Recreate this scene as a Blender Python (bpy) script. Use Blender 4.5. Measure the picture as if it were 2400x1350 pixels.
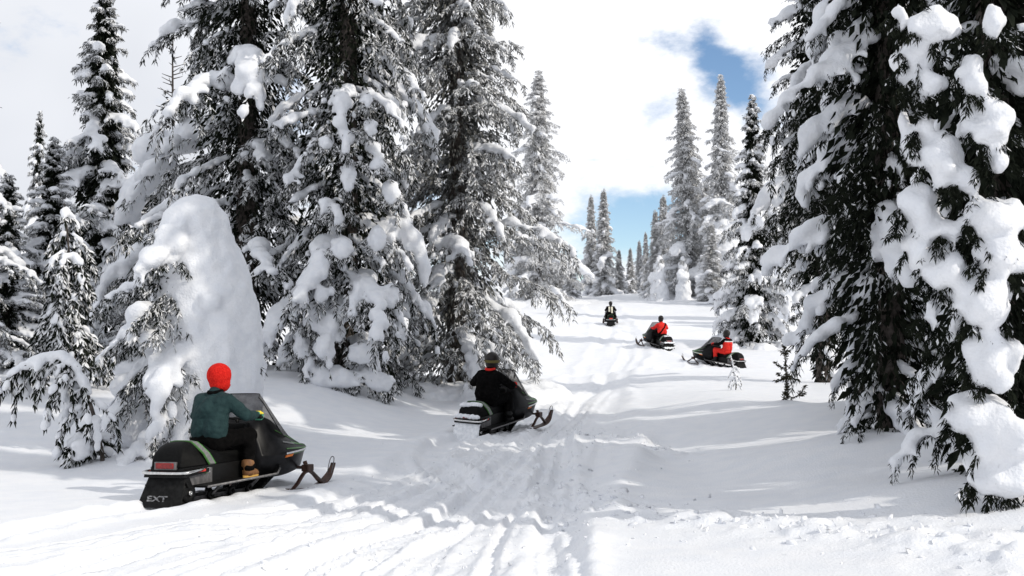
import bpy, bmesh, math, random
import numpy as np
from mathutils import Vector, Matrix

# ------------------------------------------------------------------ scene, camera, light
for o in list(bpy.data.objects):
    bpy.data.objects.remove(o)
SC = bpy.context.scene
COL = SC.collection
F_PX = 2667.0                      # focal length in photo pixels (2400 wide)
CAM_Z = 1.65
HORIZON = 795.0
cam_d = bpy.data.cameras.new('camera')
cam_d.sensor_width = 36.0
cam_d.lens = F_PX / 2400.0 * 36.0
cam_d.clip_start = 0.1
cam_d.clip_end = 3000.0
cam = bpy.data.objects.new('camera', cam_d)
COL.objects.link(cam)
cam.location = (0, 0, CAM_Z)
cam.rotation_euler = (math.radians(90) + math.atan((HORIZON - 675.0) / F_PX), 0, 0)
SC.camera = cam

SUN_AZ, SUN_EL = 116.0, 34.0       # azimuth clockwise from the view direction
a, e = math.radians(SUN_AZ), math.radians(SUN_EL)
SUN_DIR = Vector((math.sin(a) * math.cos(e), math.cos(a) * math.cos(e), math.sin(e)))
sun_d = bpy.data.lights.new('sun', 'SUN')
sun_d.energy = 2.0
sun_d.angle = math.radians(0.6)
sun_d.color = (1.0, 0.94, 0.84)
sun = bpy.data.objects.new('sun', sun_d)
COL.objects.link(sun)
sun.location = (40, -20, 40)
sun.rotation_euler = SUN_DIR.to_track_quat('Z', 'Y').to_euler()

SC.view_settings.view_transform = 'Standard'
SC.view_settings.look = 'None'
SC.view_settings.exposure = 0.38
SC.view_settings.gamma = 1.0
SC.view_settings.use_curve_mapping = False
SC.render.engine = 'CYCLES'
SC.cycles.use_denoising = True
SC.cycles.max_bounces = 6
SC.cycles.diffuse_bounces = 4
SC.cycles.transparent_max_bounces = 12


def px_dir(px, py):
    return Vector(((px - 1200) / F_PX, 1.0, (HORIZON - py) / F_PX)).normalized()


def build_world():
    w = bpy.data.worlds.new('World')
    SC.world = w
    w.use_nodes = True
    nt = w.node_tree
    nt.nodes.clear()
    N = nt.nodes.new
    L = nt.links.new
    out = N('ShaderNodeOutputWorld')
    bg = N('ShaderNodeBackground')
    bg.inputs['Strength'].default_value = 0.1
    L(bg.outputs[0], out.inputs[0])
    sky = N('ShaderNodeTexSky')
    sky.sky_type = 'NISHITA'
    sky.sun_disc = False
    sky.sun_elevation = math.radians(SUN_EL)
    sky.sun_rotation = math.radians(SUN_AZ)
    sky.altitude = 1800
    sky.air_density = 1.0
    sky.dust_density = 0.3
    hs = N('ShaderNodeHueSaturation')
    hs.inputs['Saturation'].default_value = 1.08
    hs.inputs['Value'].default_value = 1.12
    L(sky.outputs[0], hs.inputs['Color'])
    tc = N('ShaderNodeTexCoord')
    nrm = N('ShaderNodeVectorMath'); nrm.operation = 'NORMALIZE'
    L(tc.outputs['Generated'], nrm.inputs[0])
    D = nrm.outputs[0]
    sep = N('ShaderNodeSeparateXYZ'); L(D, sep.inputs[0])

    def math_(op, a, b=None, clamp=False):
        m = N('ShaderNodeMath'); m.operation = op; m.use_clamp = clamp
        for i, v in enumerate((a, b)):
            if v is None:
                continue
            if isinstance(v, (int, float)):
                m.inputs[i].default_value = v
            else:
                L(v, m.inputs[i])
        return m.outputs[0]
    # cloud deck: direction projected on a flat layer
    zz = math_('MAXIMUM', math_('ADD', sep.outputs[2], 0.16), 0.05)
    cx = math_('DIVIDE', sep.outputs[0], zz)
    cy = math_('DIVIDE', sep.outputs[1], zz)
    comb = N('ShaderNodeCombineXYZ')
    L(cx, comb.inputs[0]); L(cy, comb.inputs[1])
    n1 = N('ShaderNodeTexNoise'); n1.inputs['Scale'].default_value = 1.3
    n1.inputs['Detail'].default_value = 7; n1.inputs['Roughness'].default_value = 0.58
    n1.inputs['Distortion'].default_value = 0.6
    L(comb.outputs[0], n1.inputs['Vector'])
    n2 = N('ShaderNodeTexNoise'); n2.inputs['Scale'].default_value = 11.0
    n2.inputs['Detail'].default_value = 6; n2.inputs['Roughness'].default_value = 0.6
    mp = N('ShaderNodeMapping'); mp.inputs['Scale'].default_value = (1.0, 1.0, 1.7)
    L(D, mp.inputs[0]); L(mp.outputs[0], n2.inputs['Vector'])
    dens = math_('MULTIPLY', math_('SUBTRACT', n1.outputs[0], 0.36), 7.0)
    dens = math_('ADD', dens, 1.05)
    wisp = math_('MULTIPLY', math_('SUBTRACT', n2.outputs[0], 0.5), 4.6)

    # openings of blue sky (centre pixel, radius x / z in direction units, depth)
    holes = [(1722, 180, .032, .032, 1.5), (1780, 262, .028, .026, 1.2), (1660, 100, .016, .026, .6),
             (1505, 565, .055, .028, 1.9), (1585, 530, .026, .04, 1.4), (1430, 495, .05, .02, .8), (1375, 650, .015, .015, 1.2),
             (985, 560, .1, .07, .9), (700, 250, .03, .1, .8)]
    tot = None
    for (hx, hy, rx, rz, k) in holes:
        d0 = px_dir(hx, hy)
        sb = N('ShaderNodeVectorMath'); sb.operation = 'SUBTRACT'
        L(D, sb.inputs[0]); sb.inputs[1].default_value = d0
        sc = N('ShaderNodeVectorMath'); sc.operation = 'MULTIPLY'
        L(sb.outputs[0], sc.inputs[0]); sc.inputs[1].default_value = (1 / rx, 1 / rx, 1 / rz)
        ln = N('ShaderNodeVectorMath'); ln.operation = 'DOT_PRODUCT'
        L(sc.outputs[0], ln.inputs[0]); L(sc.outputs[0], ln.inputs[1])
        g = math_('EXPONENT', math_('MULTIPLY', ln.outputs['Value'], -1.0))
        g = math_('MULTIPLY', g, k)
        tot = g if tot is None else math_('ADD', tot, g)
    dens = math_('SUBTRACT', math_('ADD', math_('MINIMUM', dens, 1.45), wisp), tot)
    ramp = N('ShaderNodeMapRange'); ramp.interpolation_type = 'SMOOTHSTEP'
    L(dens, ramp.inputs['Value'])
    ramp.inputs['From Min'].default_value = -0.35; ramp.inputs['From Max'].default_value = 1.05
    # cloud brightness, soft variation
    n3 = N('ShaderNodeTexNoise'); n3.inputs['Scale'].default_value = 2.1
    n3.inputs['Detail'].default_value = 4
    L(D, n3.inputs['Vector'])
    cb = N('ShaderNodeValToRGB')
    cb.color_ramp.elements[0].position = 0.36; cb.color_ramp.elements[0].color = (6.0, 6.2, 6.65, 1)
    cb.color_ramp.elements[1].position = 0.70; cb.color_ramp.elements[1].color = (9.4, 9.5, 9.8, 1)
    # the deck thins and glows over the head of the valley
    gb = N('ShaderNodeVectorMath'); gb.operation = 'DISTANCE'
    L(D, gb.inputs[0]); gb.inputs[1].default_value = px_dir(1390, 190)
    glow = N('ShaderNodeMapRange'); glow.interpolation_type = 'SMOOTHSTEP'
    L(gb.outputs['Value'], glow.inputs['Value'])
    glow.inputs['From Min'].default_value = .04; glow.inputs['From Max'].default_value = .42
    glow.inputs['To Min'].default_value = .36; glow.inputs['To Max'].default_value = 0.0
    bsum = math_('ADD', math_('MULTIPLY', n3.outputs[0], .8), math_('ADD', glow.outputs[0], -.03))
    L(bsum, cb.inputs[0])
    mix = N('ShaderNodeMix'); mix.data_type = 'RGBA'
    L(ramp.outputs[0], mix.inputs['Factor'])
    L(hs.outputs[0], mix.inputs[6]); L(cb.outputs[0], mix.inputs[7])
    L(mix.outputs[2], bg.inputs['Color'])


build_world()

# ------------------------------------------------------------------ numeric helpers


def _hash(ix, iy, iz, seed):
    n = (ix.astype(np.int64) * 374761393 + iy.astype(np.int64) * 668265263 + iz.astype(np.int64) * 2147483647 + seed * 1274126177) & 0xFFFFFFFF
    n = ((n ^ (n >> 13)) * 1274126177) & 0xFFFFFFFF
    n = ((n ^ (n >> 16)) * 2246822519) & 0xFFFFFFFF
    n = n ^ (n >> 15)
    return (n & 0xFFFFFF).astype(np.float64) / float(0xFFFFFF)


def vnoise(p, seed=0):
    """value noise in -1..1, p (N,3) or (N,2)"""
    if p.shape[1] == 2:
        i = np.floor(p); f = p - i
        f = f * f * (3 - 2 * f)
        x, y = i[:, 0], i[:, 1]
        z = np.zeros_like(x)
        a00 = _hash(x, y, z, seed); a10 = _hash(x + 1, y, z, seed)
        a01 = _hash(x, y + 1, z, seed); a11 = _hash(x + 1, y + 1, z, seed)
        v = (a00 * (1 - f[:, 0]) + a10 * f[:, 0]) * (1 - f[:, 1]) + (a01 * (1 - f[:, 0]) + a11 * f[:, 0]) * f[:, 1]
        return v * 2 - 1
    i = np.floor(p); f = p - i
    f = f * f * (3 - 2 * f)
    x, y, z = i[:, 0], i[:, 1], i[:, 2]
    r = 0
    for dx in (0, 1):
        wx = f[:, 0] if dx else 1 - f[:, 0]
        for dy in (0, 1):
            wy = f[:, 1] if dy else 1 - f[:, 1]
            for dz in (0, 1):
                wz = f[:, 2] if dz else 1 - f[:, 2]
                r = r + wx * wy * wz * _hash(x + dx, y + dy, z + dz, seed)
    return r * 2 - 1


def fbm(p, seed=0, octv=3, gain=0.5):
    r = 0; amp = 1.0
    for k in range(octv):
        r = r + amp * vnoise(p * (2.03 ** k) + 17.3 * k, seed + k)
        amp *= gain
    return r


def sstep(a, b, x):
    t = np.clip((x - a) / (b - a), 0, 1)
    return t * t * (3 - 2 * t)


def norm(v):
    return v / np.maximum(np.linalg.norm(v, axis=-1, keepdims=True), 1e-9)


def new_mesh(name, V, F, smooth=False):
    me = bpy.data.meshes.new(name)
    V = np.asarray(V, dtype=np.float32)
    F = np.asarray(F, dtype=np.int32)
    k = F.shape[1]
    me.vertices.add(len(V))
    me.vertices.foreach_set('co', V.ravel())
    me.loops.add(F.size)
    me.loops.foreach_set('vertex_index', F.ravel())
    me.polygons.add(len(F))
    me.polygons.foreach_set('loop_start', np.arange(0, F.size, k, dtype=np.int32))
    me.polygons.foreach_set('loop_total', np.full(len(F), k, dtype=np.int32))
    me.polygons.foreach_set('use_smooth', np.full(len(F), smooth, dtype=bool))
    me.update(calc_edges=True)
    return me


def link(name, me, mat=None, parent=None):
    o = bpy.data.objects.new(name, me)
    if mat is not None and len(me.materials) == 0:
        me.materials.append(mat)
    COL.objects.link(o)
    if parent is not None:
        o.parent = parent
    return o


def empty(name, loc, rz=0.0, label=None, cat=None, group=None, rot=None):
    o = bpy.data.objects.new(name, None)
    COL.objects.link(o)
    o.location = loc
    o.rotation_euler = rot if rot is not None else (0, 0, rz)
    o.empty_display_size = 0.2
    if label: o['label'] = label
    if cat: o['category'] = cat
    if group: o['group'] = group
    return o


_ICO = {}


def ico(sub):
    if sub not in _ICO:
        bm = bmesh.new()
        bmesh.ops.create_icosphere(bm, subdivisions=sub, radius=1.0)
        bm.verts.ensure_lookup_table()
        V = np.array([v.co[:] for v in bm.verts])
        F = np.array([[v.index for v in f.verts] for f in bm.faces])
        bm.free()
        _ICO[sub] = (V, F)
    return _ICO[sub]


def blob_soup(C, A, sub):
    """C (N,3) centres, A (N,3,3) rows = scaled axes -> verts, faces"""
    v, f = ico(sub)
    V = np.einsum('vk,nkj->nvj', v, A) + C[:, None, :]
    F = f[None] + (np.arange(len(C)) * len(v))[:, None, None]
    return V.reshape(-1, 3), F.reshape(-1, 3)


def merge(parts):
    parts = [p for p in parts if p is not None and len(p[0])]
    Vs, Fs, o = [], [], 0
    for V, F in parts:
        Vs.append(V); Fs.append(F + o); o += len(V)
    return np.concatenate(Vs), np.concatenate(Fs)


def remesh(V, F, voxel, smooth=2, adapt=0.0):
    me = new_mesh('tmp', V, F)
    ob = bpy.data.objects.new('tmp', me)
    COL.objects.link(ob)
    m = ob.modifiers.new('r', 'REMESH'); m.mode = 'VOXEL'; m.voxel_size = voxel; m.adaptivity = adapt
    if smooth:
        s = ob.modifiers.new('s', 'SMOOTH'); s.iterations = smooth; s.factor = 0.5
    dg = bpy.context.evaluated_depsgraph_get()
    ev = ob.evaluated_get(dg)
    em = ev.to_mesh()
    nv = len(em.vertices)
    co = np.empty(nv * 3, dtype=np.float32); em.vertices.foreach_get('co', co)
    npoly = len(em.polygons)
    tot = np.empty(npoly, dtype=np.int32); em.polygons.foreach_get('loop_total', tot)
    li = np.empty(len(em.loops), dtype=np.int32); em.loops.foreach_get('vertex_index', li)
    nr = np.empty(nv * 3, dtype=np.float32); em.vertices.foreach_get('normal', nr)
    ev.to_mesh_clear()
    bpy.data.objects.remove(ob); bpy.data.meshes.remove(me)
    assert (tot == 4).all()
    return co.reshape(-1, 3).astype(np.float64), li.reshape(-1, 4), nr.reshape(-1, 3).astype(np.float64)


def islands(nv, F):
    lab = np.arange(nv)
    e = np.concatenate([F[:, [0, 1]], F[:, [1, 2]], F[:, [2, 3]], F[:, [3, 0]]])
    while True:
        m = np.minimum(lab[e[:, 0]], lab[e[:, 1]])
        old = lab.copy()
        np.minimum.at(lab, e[:, 0], m); np.minimum.at(lab, e[:, 1], m)
        lab = lab[lab]; lab = lab[lab]
        if (lab == old).all():
            return lab


def submesh(V, F, keep):
    Fk = F[keep]
    used = np.unique(Fk)
    mp = np.full(len(V), -1); mp[used] = np.arange(len(used))
    return V[used], mp[Fk]


# ------------------------------------------------------------------ materials


def principled(name, col, rough=0.6, metal=0.0, spec=0.5, coat=0.0):
    m = bpy.data.materials.new(name)
    m.use_nodes = True
    b = m.node_tree.nodes['Principled BSDF']
    b.inputs['Base Color'].default_value = (*col, 1)
    b.inputs['Roughness'].default_value = rough
    b.inputs['Metallic'].default_value = metal
    b.inputs['Specular IOR Level'].default_value = spec
    b.inputs['Coat Weight'].default_value = coat
    return m


def noisy(name, c1, c2, scale, rough=0.6, metal=0.0, spec=0.5, bump=0.0, bscale=None, bdist=0.01, detail=4, r2=None, lo=.35, hi=.65):
    m = principled(name, c1, rough, metal, spec)
    nt = m.node_tree; b = nt.nodes['Principled BSDF']
    tc = nt.nodes.new('ShaderNodeTexCoord')
    n = nt.nodes.new('ShaderNodeTexNoise'); n.inputs['Scale'].default_value = scale; n.inputs['Detail'].default_value = detail
    nt.links.new(tc.outputs['Object'], n.inputs['Vector'])
    r = nt.nodes.new('ShaderNodeValToRGB')
    r.color_ramp.elements[0].color = (*c1, 1); r.color_ramp.elements[1].color = (*c2, 1)
    r.color_ramp.elements[0].position = lo; r.color_ramp.elements[1].position = hi
    nt.links.new(n.outputs[0], r.inputs[0]); nt.links.new(r.outputs[0], b.inputs['Base Color'])
    if r2 is not None:
        mr = nt.nodes.new('ShaderNodeMapRange'); mr.inputs['To Min'].default_value = rough; mr.inputs['To Max'].default_value = r2
        nt.links.new(n.outputs[0], mr.inputs['Value']); nt.links.new(mr.outputs[0], b.inputs['Roughness'])
    if bump:
        n2 = nt.nodes.new('ShaderNodeTexNoise'); n2.inputs['Scale'].default_value = bscale or scale * 4; n2.inputs['Detail'].default_value = 5
        nt.links.new(tc.outputs['Object'], n2.inputs['Vector'])
        bp = nt.nodes.new('ShaderNodeBump'); bp.inputs['Strength'].default_value = bump; bp.inputs['Distance'].default_value = bdist
        nt.links.new(n2.outputs[0], bp.inputs['Height']); nt.links.new(bp.outputs[0], b.inputs['Normal'])
    return m


M = {}
M['snow_ground'] = noisy('snow_ground', (.80, .82, .86), (.85, .86, .885), 3.0, 0.55, spec=.25, bump=.55, bscale=42, bdist=.02)
M['snow_tree'] = noisy('snow_on_trees', (.78, .80, .84), (.85, .86, .885), 6.0, 0.6, spec=.2, bump=.5, bscale=30, bdist=.03)
M['frost'] = noisy('frosted_twigs', (.72, .72, .73), (.87, .88, .89), 9.0, 0.7, spec=.1)
M['needles'] = noisy('fir_needles', (.005, .007, .005), (.020, .024, .016), 7.0, 0.85, spec=.05)
M['rime_needles'] = noisy('rimed_needles', (.42, .42, .42), (.72, .72, .72), 5.0, 0.8, spec=.1)
M['half_rime'] = noisy('half_rimed_needles', (.03, .032, .028), (.20, .20, .19), 4.0, 0.8, spec=.1)
M['needles_young'] = noisy('young_fir_needles', (.03, .028, .014), (.06, .052, .028), 30.0, 0.75, spec=.2)
M['bark'] = noisy('fir_bark', (.035, .028, .024), (.11, .095, .085), 14.0, 0.85, spec=.2, bump=.8, bscale=40, bdist=.02)
M['black_plastic'] = noisy('black_plastic', (.003, .003, .003), (.006, .006, .006), 25, .40, r2=.6, spec=.22)
M['hood_grey'] = noisy('charcoal_hood_paint', (.003, .003, .0035), (.007, .007, .008), 12, .30, r2=.45, spec=.14)
M['vinyl'] = noisy('black_seat_vinyl', (.003, .003, .003), (.006, .006, .006), 40, .6, spec=.10, bump=.3, bscale=120, bdist=.004)
M['rubber'] = noisy('track_rubber', (.005, .005, .005), (.014, .014, .014), 20, .8, spec=.15)
M['alloy'] = noisy('dull_tunnel_alloy', (.11, .11, .11), (.20, .19, .19), 18, .5, metal=.5)
M['chrome'] = noisy('bumper_chrome', (.55, .55, .54), (.75, .74, .72), 30, .22, metal=1.0)
M['ski_steel'] = noisy('rusty_ski_steel', (.030, .014, .010), (.075, .034, .022), 16, .55, metal=.3)
M['silver_tape'] = noisy('silver_stripe', (.13, .13, .13), (.20, .20, .195), 60, .5)
M['green'] = principled('green_pinstripe', (.06, .24, .035), .4)
M['green_dim'] = principled('dark_green_pinstripe', (.05, .16, .03), .4)
M['orange'] = principled('orange_reflector', (.80, .20, .02), .35)
M['red_lens'] = noisy('red_lens', (.16, .006, .006), (.30, .012, .010), 40, .25)
M['red_reflector'] = principled('red_reflector', (.55, .03, .015), .3)
M['white_print'] = noisy('white_print', (.02, .02, .02), (.36, .36, .37), 34, .7)
M['snow_dust'] = noisy('snow_dust', (.70, .72, .75), (.88, .89, .91), 18, .7, bump=.5, bscale=60)
M['red_fleece'] = noisy('red_fleece', (.46, .010, .008), (.66, .024, .016), 60, .9, spec=.1, bump=.6, bscale=220, bdist=.006)
M['teal_jacket'] = noisy('dark_teal_jacket', (.010, .028, .030), (.016, .040, .041), 16, .8, spec=.2, bump=.7, bscale=14, bdist=.04)
M['black_cloth'] = noisy('black_snowsuit', (.002, .002, .002), (.005, .0045, .0045), 18, .9, spec=.05, bump=.6, bscale=14, bdist=.03)
M['red_cloth'] = noisy('red_snowsuit', (.55, .016, .012), (.72, .030, .020), 12, .75, spec=.2, bump=.5, bscale=14, bdist=.03)
M['cream_cloth'] = noisy('cream_cloth', (.62, .58, .46), (.75, .72, .60), 12, .8)
M['white_cloth'] = noisy('white_cloth', (.60, .60, .62), (.72, .72, .72), 12, .8)
M['dark_helmet'] = noisy('dark_helmet', (.006, .0045, .004), (.012, .009, .007), 14, .4, spec=.3)
M['olive_strap'] = principled('olive_strap', (.10, .08, .015), .7)
M['tan_boot'] = noisy('tan_boot', (.13, .055, .02), (.24, .11, .035), 20, .7)
M['yellow_sole'] = principled('yellow_sole', (.62, .36, .08), .7)
M['glove_green'] = noisy('green_glove', (.05, .25, .16), (.10, .36, .22), 30, .8)
M['glove_yellow'] = principled('yellow_glove_panel', (.80, .62, .04), .7)
M['skin'] = principled('skin', (.50, .27, .19), .55)


def windshield_mat():
    m = bpy.data.materials.new('smoked_windshield')
    m.use_nodes = True
    nt = m.node_tree; nt.nodes.clear()
    out = nt.nodes.new('ShaderNodeOutputMaterial')
    tr = nt.nodes.new('ShaderNodeBsdfTransparent'); tr.inputs[0].default_value = (.42, .41, .40, 1)
    pb = nt.nodes.new('ShaderNodeBsdfPrincipled')
    pb.inputs['Base Color'].default_value = (.10, .10, .10, 1); pb.inputs['Roughness'].default_value = .18
    mx = nt.nodes.new('ShaderNodeMixShader')
    tc = nt.nodes.new('ShaderNodeTexCoord')
    n = nt.nodes.new('ShaderNodeTexNoise'); n.inputs['Scale'].default_value = 9; n.inputs['Detail'].default_value = 6
    nt.links.new(tc.outputs['Object'], n.inputs['Vector'])
    mr = nt.nodes.new('ShaderNodeMapRange'); mr.inputs['From Min'].default_value = .35; mr.inputs['From Max'].default_value = .75
    mr.inputs['To Min'].default_value = .28; mr.inputs['To Max'].default_value = .60
    nt.links.new(n.outputs[0], mr.inputs['Value'])
    nt.links.new(mr.outputs[0], mx.inputs[0])
    nt.links.new(tr.outputs[0], mx.inputs[1]); nt.links.new(pb.outputs[0], mx.inputs[2])
    nt.links.new(mx.outputs[0], out.inputs[0])
    return m


M['windshield'] = windshield_mat()

# ------------------------------------------------------------------ terrain

_py = np.array([-60, -10, 0, 8, 13, 18, 22, 27, 32, 38, 43, 48.5, 54, 60, 66, 72, 78, 86, 95, 104, 112, 122, 135, 160, 220, 400, 1200], float)
_pz = np.array([-3.5, -.25, .0, .0, -.09, -.12, -.10, .02, +.08, .10, .12, .26, 1.12, 1.66, 2.02, 2.38, 2.76, 3.55, 4.6, 5.45, 5.75, 5.5, 4.4, 1.5, -8., -28., -90.])
_fy = np.arange(-60, 1200, 0.5)
_fz = np.interp(_fy, _py, _pz)
_ker = np.exp(-0.5 * (np.arange(-12, 13) / 4.5) ** 2); _ker /= _ker.sum()
_fz = np.convolve(np.pad(_fz, 12, mode='edge'), _ker, mode='valid')
_ty = np.array([-10, 4, 8, 12, 16, 22, 30, 40, 54, 78, 110, 160], float)
_tx = np.array([-5.2, -2.5, -1.55, -.75, -.15, .55, 1.5, 3.0, 5.2, 6.9, 7.6, 8.0])
_txf = np.interp(_fy, _ty, _tx)
_txf = np.convolve(np.pad(_txf, 12, mode='edge'), _ker, mode='valid')


def trail_x(y):
    return np.interp(y, _fy, _txf)


TREE_SKIRTS = []        # (x, y, radius, height), filled before the ground is meshed
RUTS = []               # list of (pts, halfwidth, depth)


def seg_dist(x, y, pts):
    best = np.full(x.shape, 1e9); along = np.zeros_like(x); acc = 0.0
    for (ax, ay), (bx, by) in zip(pts[:-1], pts[1:]):
        dx, dy = bx - ax, by - ay
        l2 = dx * dx + dy * dy; l = math.sqrt(l2)
        t = np.clip(((x - ax) * dx + (y - ay) * dy) / l2, 0, 1)
        d = np.hypot(x - ax - t * dx, y - ay - t * dy)
        sgn = np.sign((x - ax) * dy - (y - ay) * dx)
        m = d < np.abs(best)
        best = np.where(m, d * np.where(sgn == 0, 1, sgn), best)
        along = np.where(m, acc + t * l, along)
        acc += l
    return best, along


RUBBLE = [(.2, 15.6), (.55, 13.2), (1.0, 11.6), (1.9, 10.3), (2.9, 9.3), (3.6, 8.2)]
RUBBLE2 = [(.9, 20.0), (2.1, 18.6), (2.4, 17.0)]


def base_h(x, y):
    """large shape of the slope"""
    z = np.interp(y, _fy, _fz)
    z = z + .72 * sstep(-1.6, -5.5, x) * sstep(15.5, 25, y) * (1 - sstep(40, 75, y))
    z = z + .30 * sstep(2.2, 5.5, x) * sstep(6, 12, y) * (1 - sstep(40, 70, y))
    z = z + .045 * np.abs(np.clip(x, -60, 60)) ** 1.0 * sstep(30, 70, y) * .25
    # hump between the second rider's trail and the shaded side
    z = z + .20 * np.exp(-(((x - 1.25) / 1.0) ** 2 + ((y - 17.8) / 2.4) ** 2))
    z = z + .16 * np.exp(-(((x - 2.6) / 1.5) ** 2 + ((y - 21.5) / 1.6) ** 2))
    z = z - .12 * np.exp(-(((x - 2.35) / .5) ** 2 + ((y - 18.0) / 3.0) ** 2))
    z = z + .22 * np.exp(-(((x - 3.5) / 3.0) ** 2 + ((y - 41) / 2.0) ** 2))
    p = np.stack([x, y], 1)
    z = z + .10 * vnoise(p * .16, 3) + .05 * vnoise(p * .42, 4)
    far = sstep(30, 60, y)
    z = z + far * (.16 * vnoise(np.stack([x * .09, y * .32], 1), 5) + .07 * vnoise(np.stack([x * .25, y * .8], 1), 6))
    return z


def ground_h(x, y, detail=True):
    x = np.atleast_1d(np.asarray(x, float)); y = np.atleast_1d(np.asarray(y, float))
    z = base_h(x, y)
    for (tx, ty, r, h) in TREE_SKIRTS:
        d = np.hypot(x - tx, y - ty)
        z = z + h * np.exp(-(d / r) ** 2)
    if not detail:
        return z
    p = np.stack([x, y], 1)
    u = x - trail_x(y)
    # packed trail: shallow trough with long grooves
    w = 1.75 - .35 * sstep(18, 40, y)
    uw = u + .25 * vnoise(p * .5, 9)
    tr = 1 - sstep(w * .75, w * 1.1, np.abs(uw))
    z = z - .05 * tr
    edge = np.exp(-((np.abs(uw) - w * 1.05) / .22) ** 2)
    z = z + edge * (.05 + .03 * vnoise(p * 2.1, 11))
    g = np.stack([u * 6.5, y * .22], 1)
    z = z + tr * (.020 * vnoise(g, 12) + .012 * vnoise(g * 2.3 + 7, 13) + .007 * vnoise(np.stack([u * 26, y * .8], 1), 14))
    for (pts, hw, dep) in RUTS:
        d, s = seg_dist(x, y, pts)
        ad = np.abs(d)
        inn = 1 - sstep(hw * .8, hw * 1.1, ad)
        z = z - dep * inn + .6 * dep * np.exp(-((ad - hw * 1.35) / (.22 * hw + .03)) ** 2) * (1 + .6 * vnoise(p * 6, 21))
        z = z + inn * min(.010, dep * .2) * np.sin(s * 2 * math.pi / .17)
    # broken chunks thrown up by the tracks
    for poly, wd, amp in ((RUBBLE, .55, .72), (RUBBLE2, .3, .8)):
        d, s = seg_dist(x, y, poly)
        m = np.exp(-(d / wd) ** 2)
        c = .5 + .5 * vnoise(p * 2.6, 31)
        c2 = np.maximum(0, vnoise(p * 5.2, 32)); c3 = np.maximum(0, vnoise(p * 11, 33))
        z = z + amp * m * (.05 + .10 * c * c + .10 * c2 + .045 * c3)
    loose = .25 + .75 * tr
    z = z + loose * (.008 * np.maximum(0, vnoise(p * 8.5, 41)) + .007 * np.maximum(0, vnoise(p * 17, 42)) + .005 * vnoise(p * 33, 43)) * (1 - sstep(30, 60, y))
    z = z + (1 - tr) * .018 * vnoise(p * 1.4, 44)
    return z


def gz(x, y):
    return float(ground_h(x, y, detail=False)[0])


def px_x(px, y):
    return (px - 1200) / F_PX * y


def build_ground():
    # rows get longer with distance so that the near snow carries the finest relief
    ys = [-55.0, -40, -28, -18, -11, -6, -3, -1, 1, 2.5, 4, 5, 6]
    y = 6.6
    while y < 118:
        ys.append(y)
        y += max(.022, y * .0046) if y < 32 else y * .0072
    while y < 1100:
        ys.append(y); y *= 1.06
    ys = np.array(ys)
    inner = np.linspace(-1, 1, 440) * .53
    outer = .53 + (np.linspace(0, 1, 34)[1:] ** 1.8) * 5.5
    us = np.concatenate([-outer[::-1], inner, outer])
    half = np.where(ys < 6, 9.0, np.maximum(ys + 3.0, 9.0))
    X = us[None, :] * half[:, None]
    Y = np.repeat(ys[:, None], len(us), 1)
    x, yv = X.ravel(), Y.ravel()
    z = np.empty_like(x)
    for k in range(0, len(x), 200000):
        z[k:k + 200000] = ground_h(x[k:k + 200000], yv[k:k + 200000])
    V = np.stack([x, yv, z], 1)
    nr, nc = X.shape
    i = np.arange(nr * nc).reshape(nr, nc)
    Fq = np.stack([i[:-1, :-1], i[:-1, 1:], i[1:, 1:], i[1:, :-1]], -1).reshape(-1, 4)
    o = link('snow_ground', new_mesh('snow_ground', V, Fq, True), M['snow_ground'])
    o['kind'] = 'structure'


# ------------------------------------------------------------------ trees


def tube_np(P, R, n=8, cap=True):
    """swept tube through points P with radii R"""
    P = np.asarray(P, float); R = np.asarray(R, float)
    T = norm(np.gradient(P, axis=0))
    up = np.array([0.13, 0.97, 0.21]) if abs(T[0][2]) > .8 else np.array([0, 0, 1.0])
    A = norm(np.cross(T, up)); B = np.cross(A, T)
    ang = np.linspace(0, 2 * math.pi, n, endpoint=False)
    V = P[:, None] + R[:, None, None] * (np.cos(ang)[None, :, None] * A[:, None] + np.sin(ang)[None, :, None] * B[:, None])
    m = len(P)
    i = np.arange(m * n).reshape(m, n)
    F = np.stack([i[:-1], np.roll(i[:-1], -1, 1), np.roll(i[1:], -1, 1), i[1:]], -1).reshape(-1, 4)
    return V.reshape(-1, 3), F


def sprays(rng, P0, D, Lc, Wc, kind='quad'):
    """needle sprays: bent kite of two quads per twig"""
    n = len(P0)
    r = norm(rng.normal(size=(n, 3)))
    S = norm(np.cross(D, r)) * Wc[:, None]
    mid = P0 + D * (Lc * .45)[:, None]
    tip = P0 + D * Lc[:, None] + np.stack([np.zeros(n), np.zeros(n), -.25 * Lc], 1)
    V = np.stack([P0, mid + S, tip, mid - S], 1).reshape(-1, 3)
    F = np.arange(n * 4).reshape(n, 4)
    return V, F


def spindles(rng, C, D, Ls, Ws):
    """strip of snow along a twig, folded down at its sides"""
    n = len(C)
    up = np.tile(np.array([0, 0, 1.0]), (n, 1)) + rng.normal(size=(n, 3)) * .45
    S = norm(np.cross(D, up)); U = np.cross(S, D)
    W = Ws[:, None]
    a = C - D * Ls[:, None]; b = C + D * Ls[:, None]
    V = np.stack([a + U * W * .2, C - D * (Ls * .1)[:, None] + S * W - U * W * .3, b - U * W * .1, C + D * (Ls * .1)[:, None] - S * W - U * W * .3], 1)
    return V.reshape(-1, 3), np.arange(n * 4).reshape(n, 4)


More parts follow.
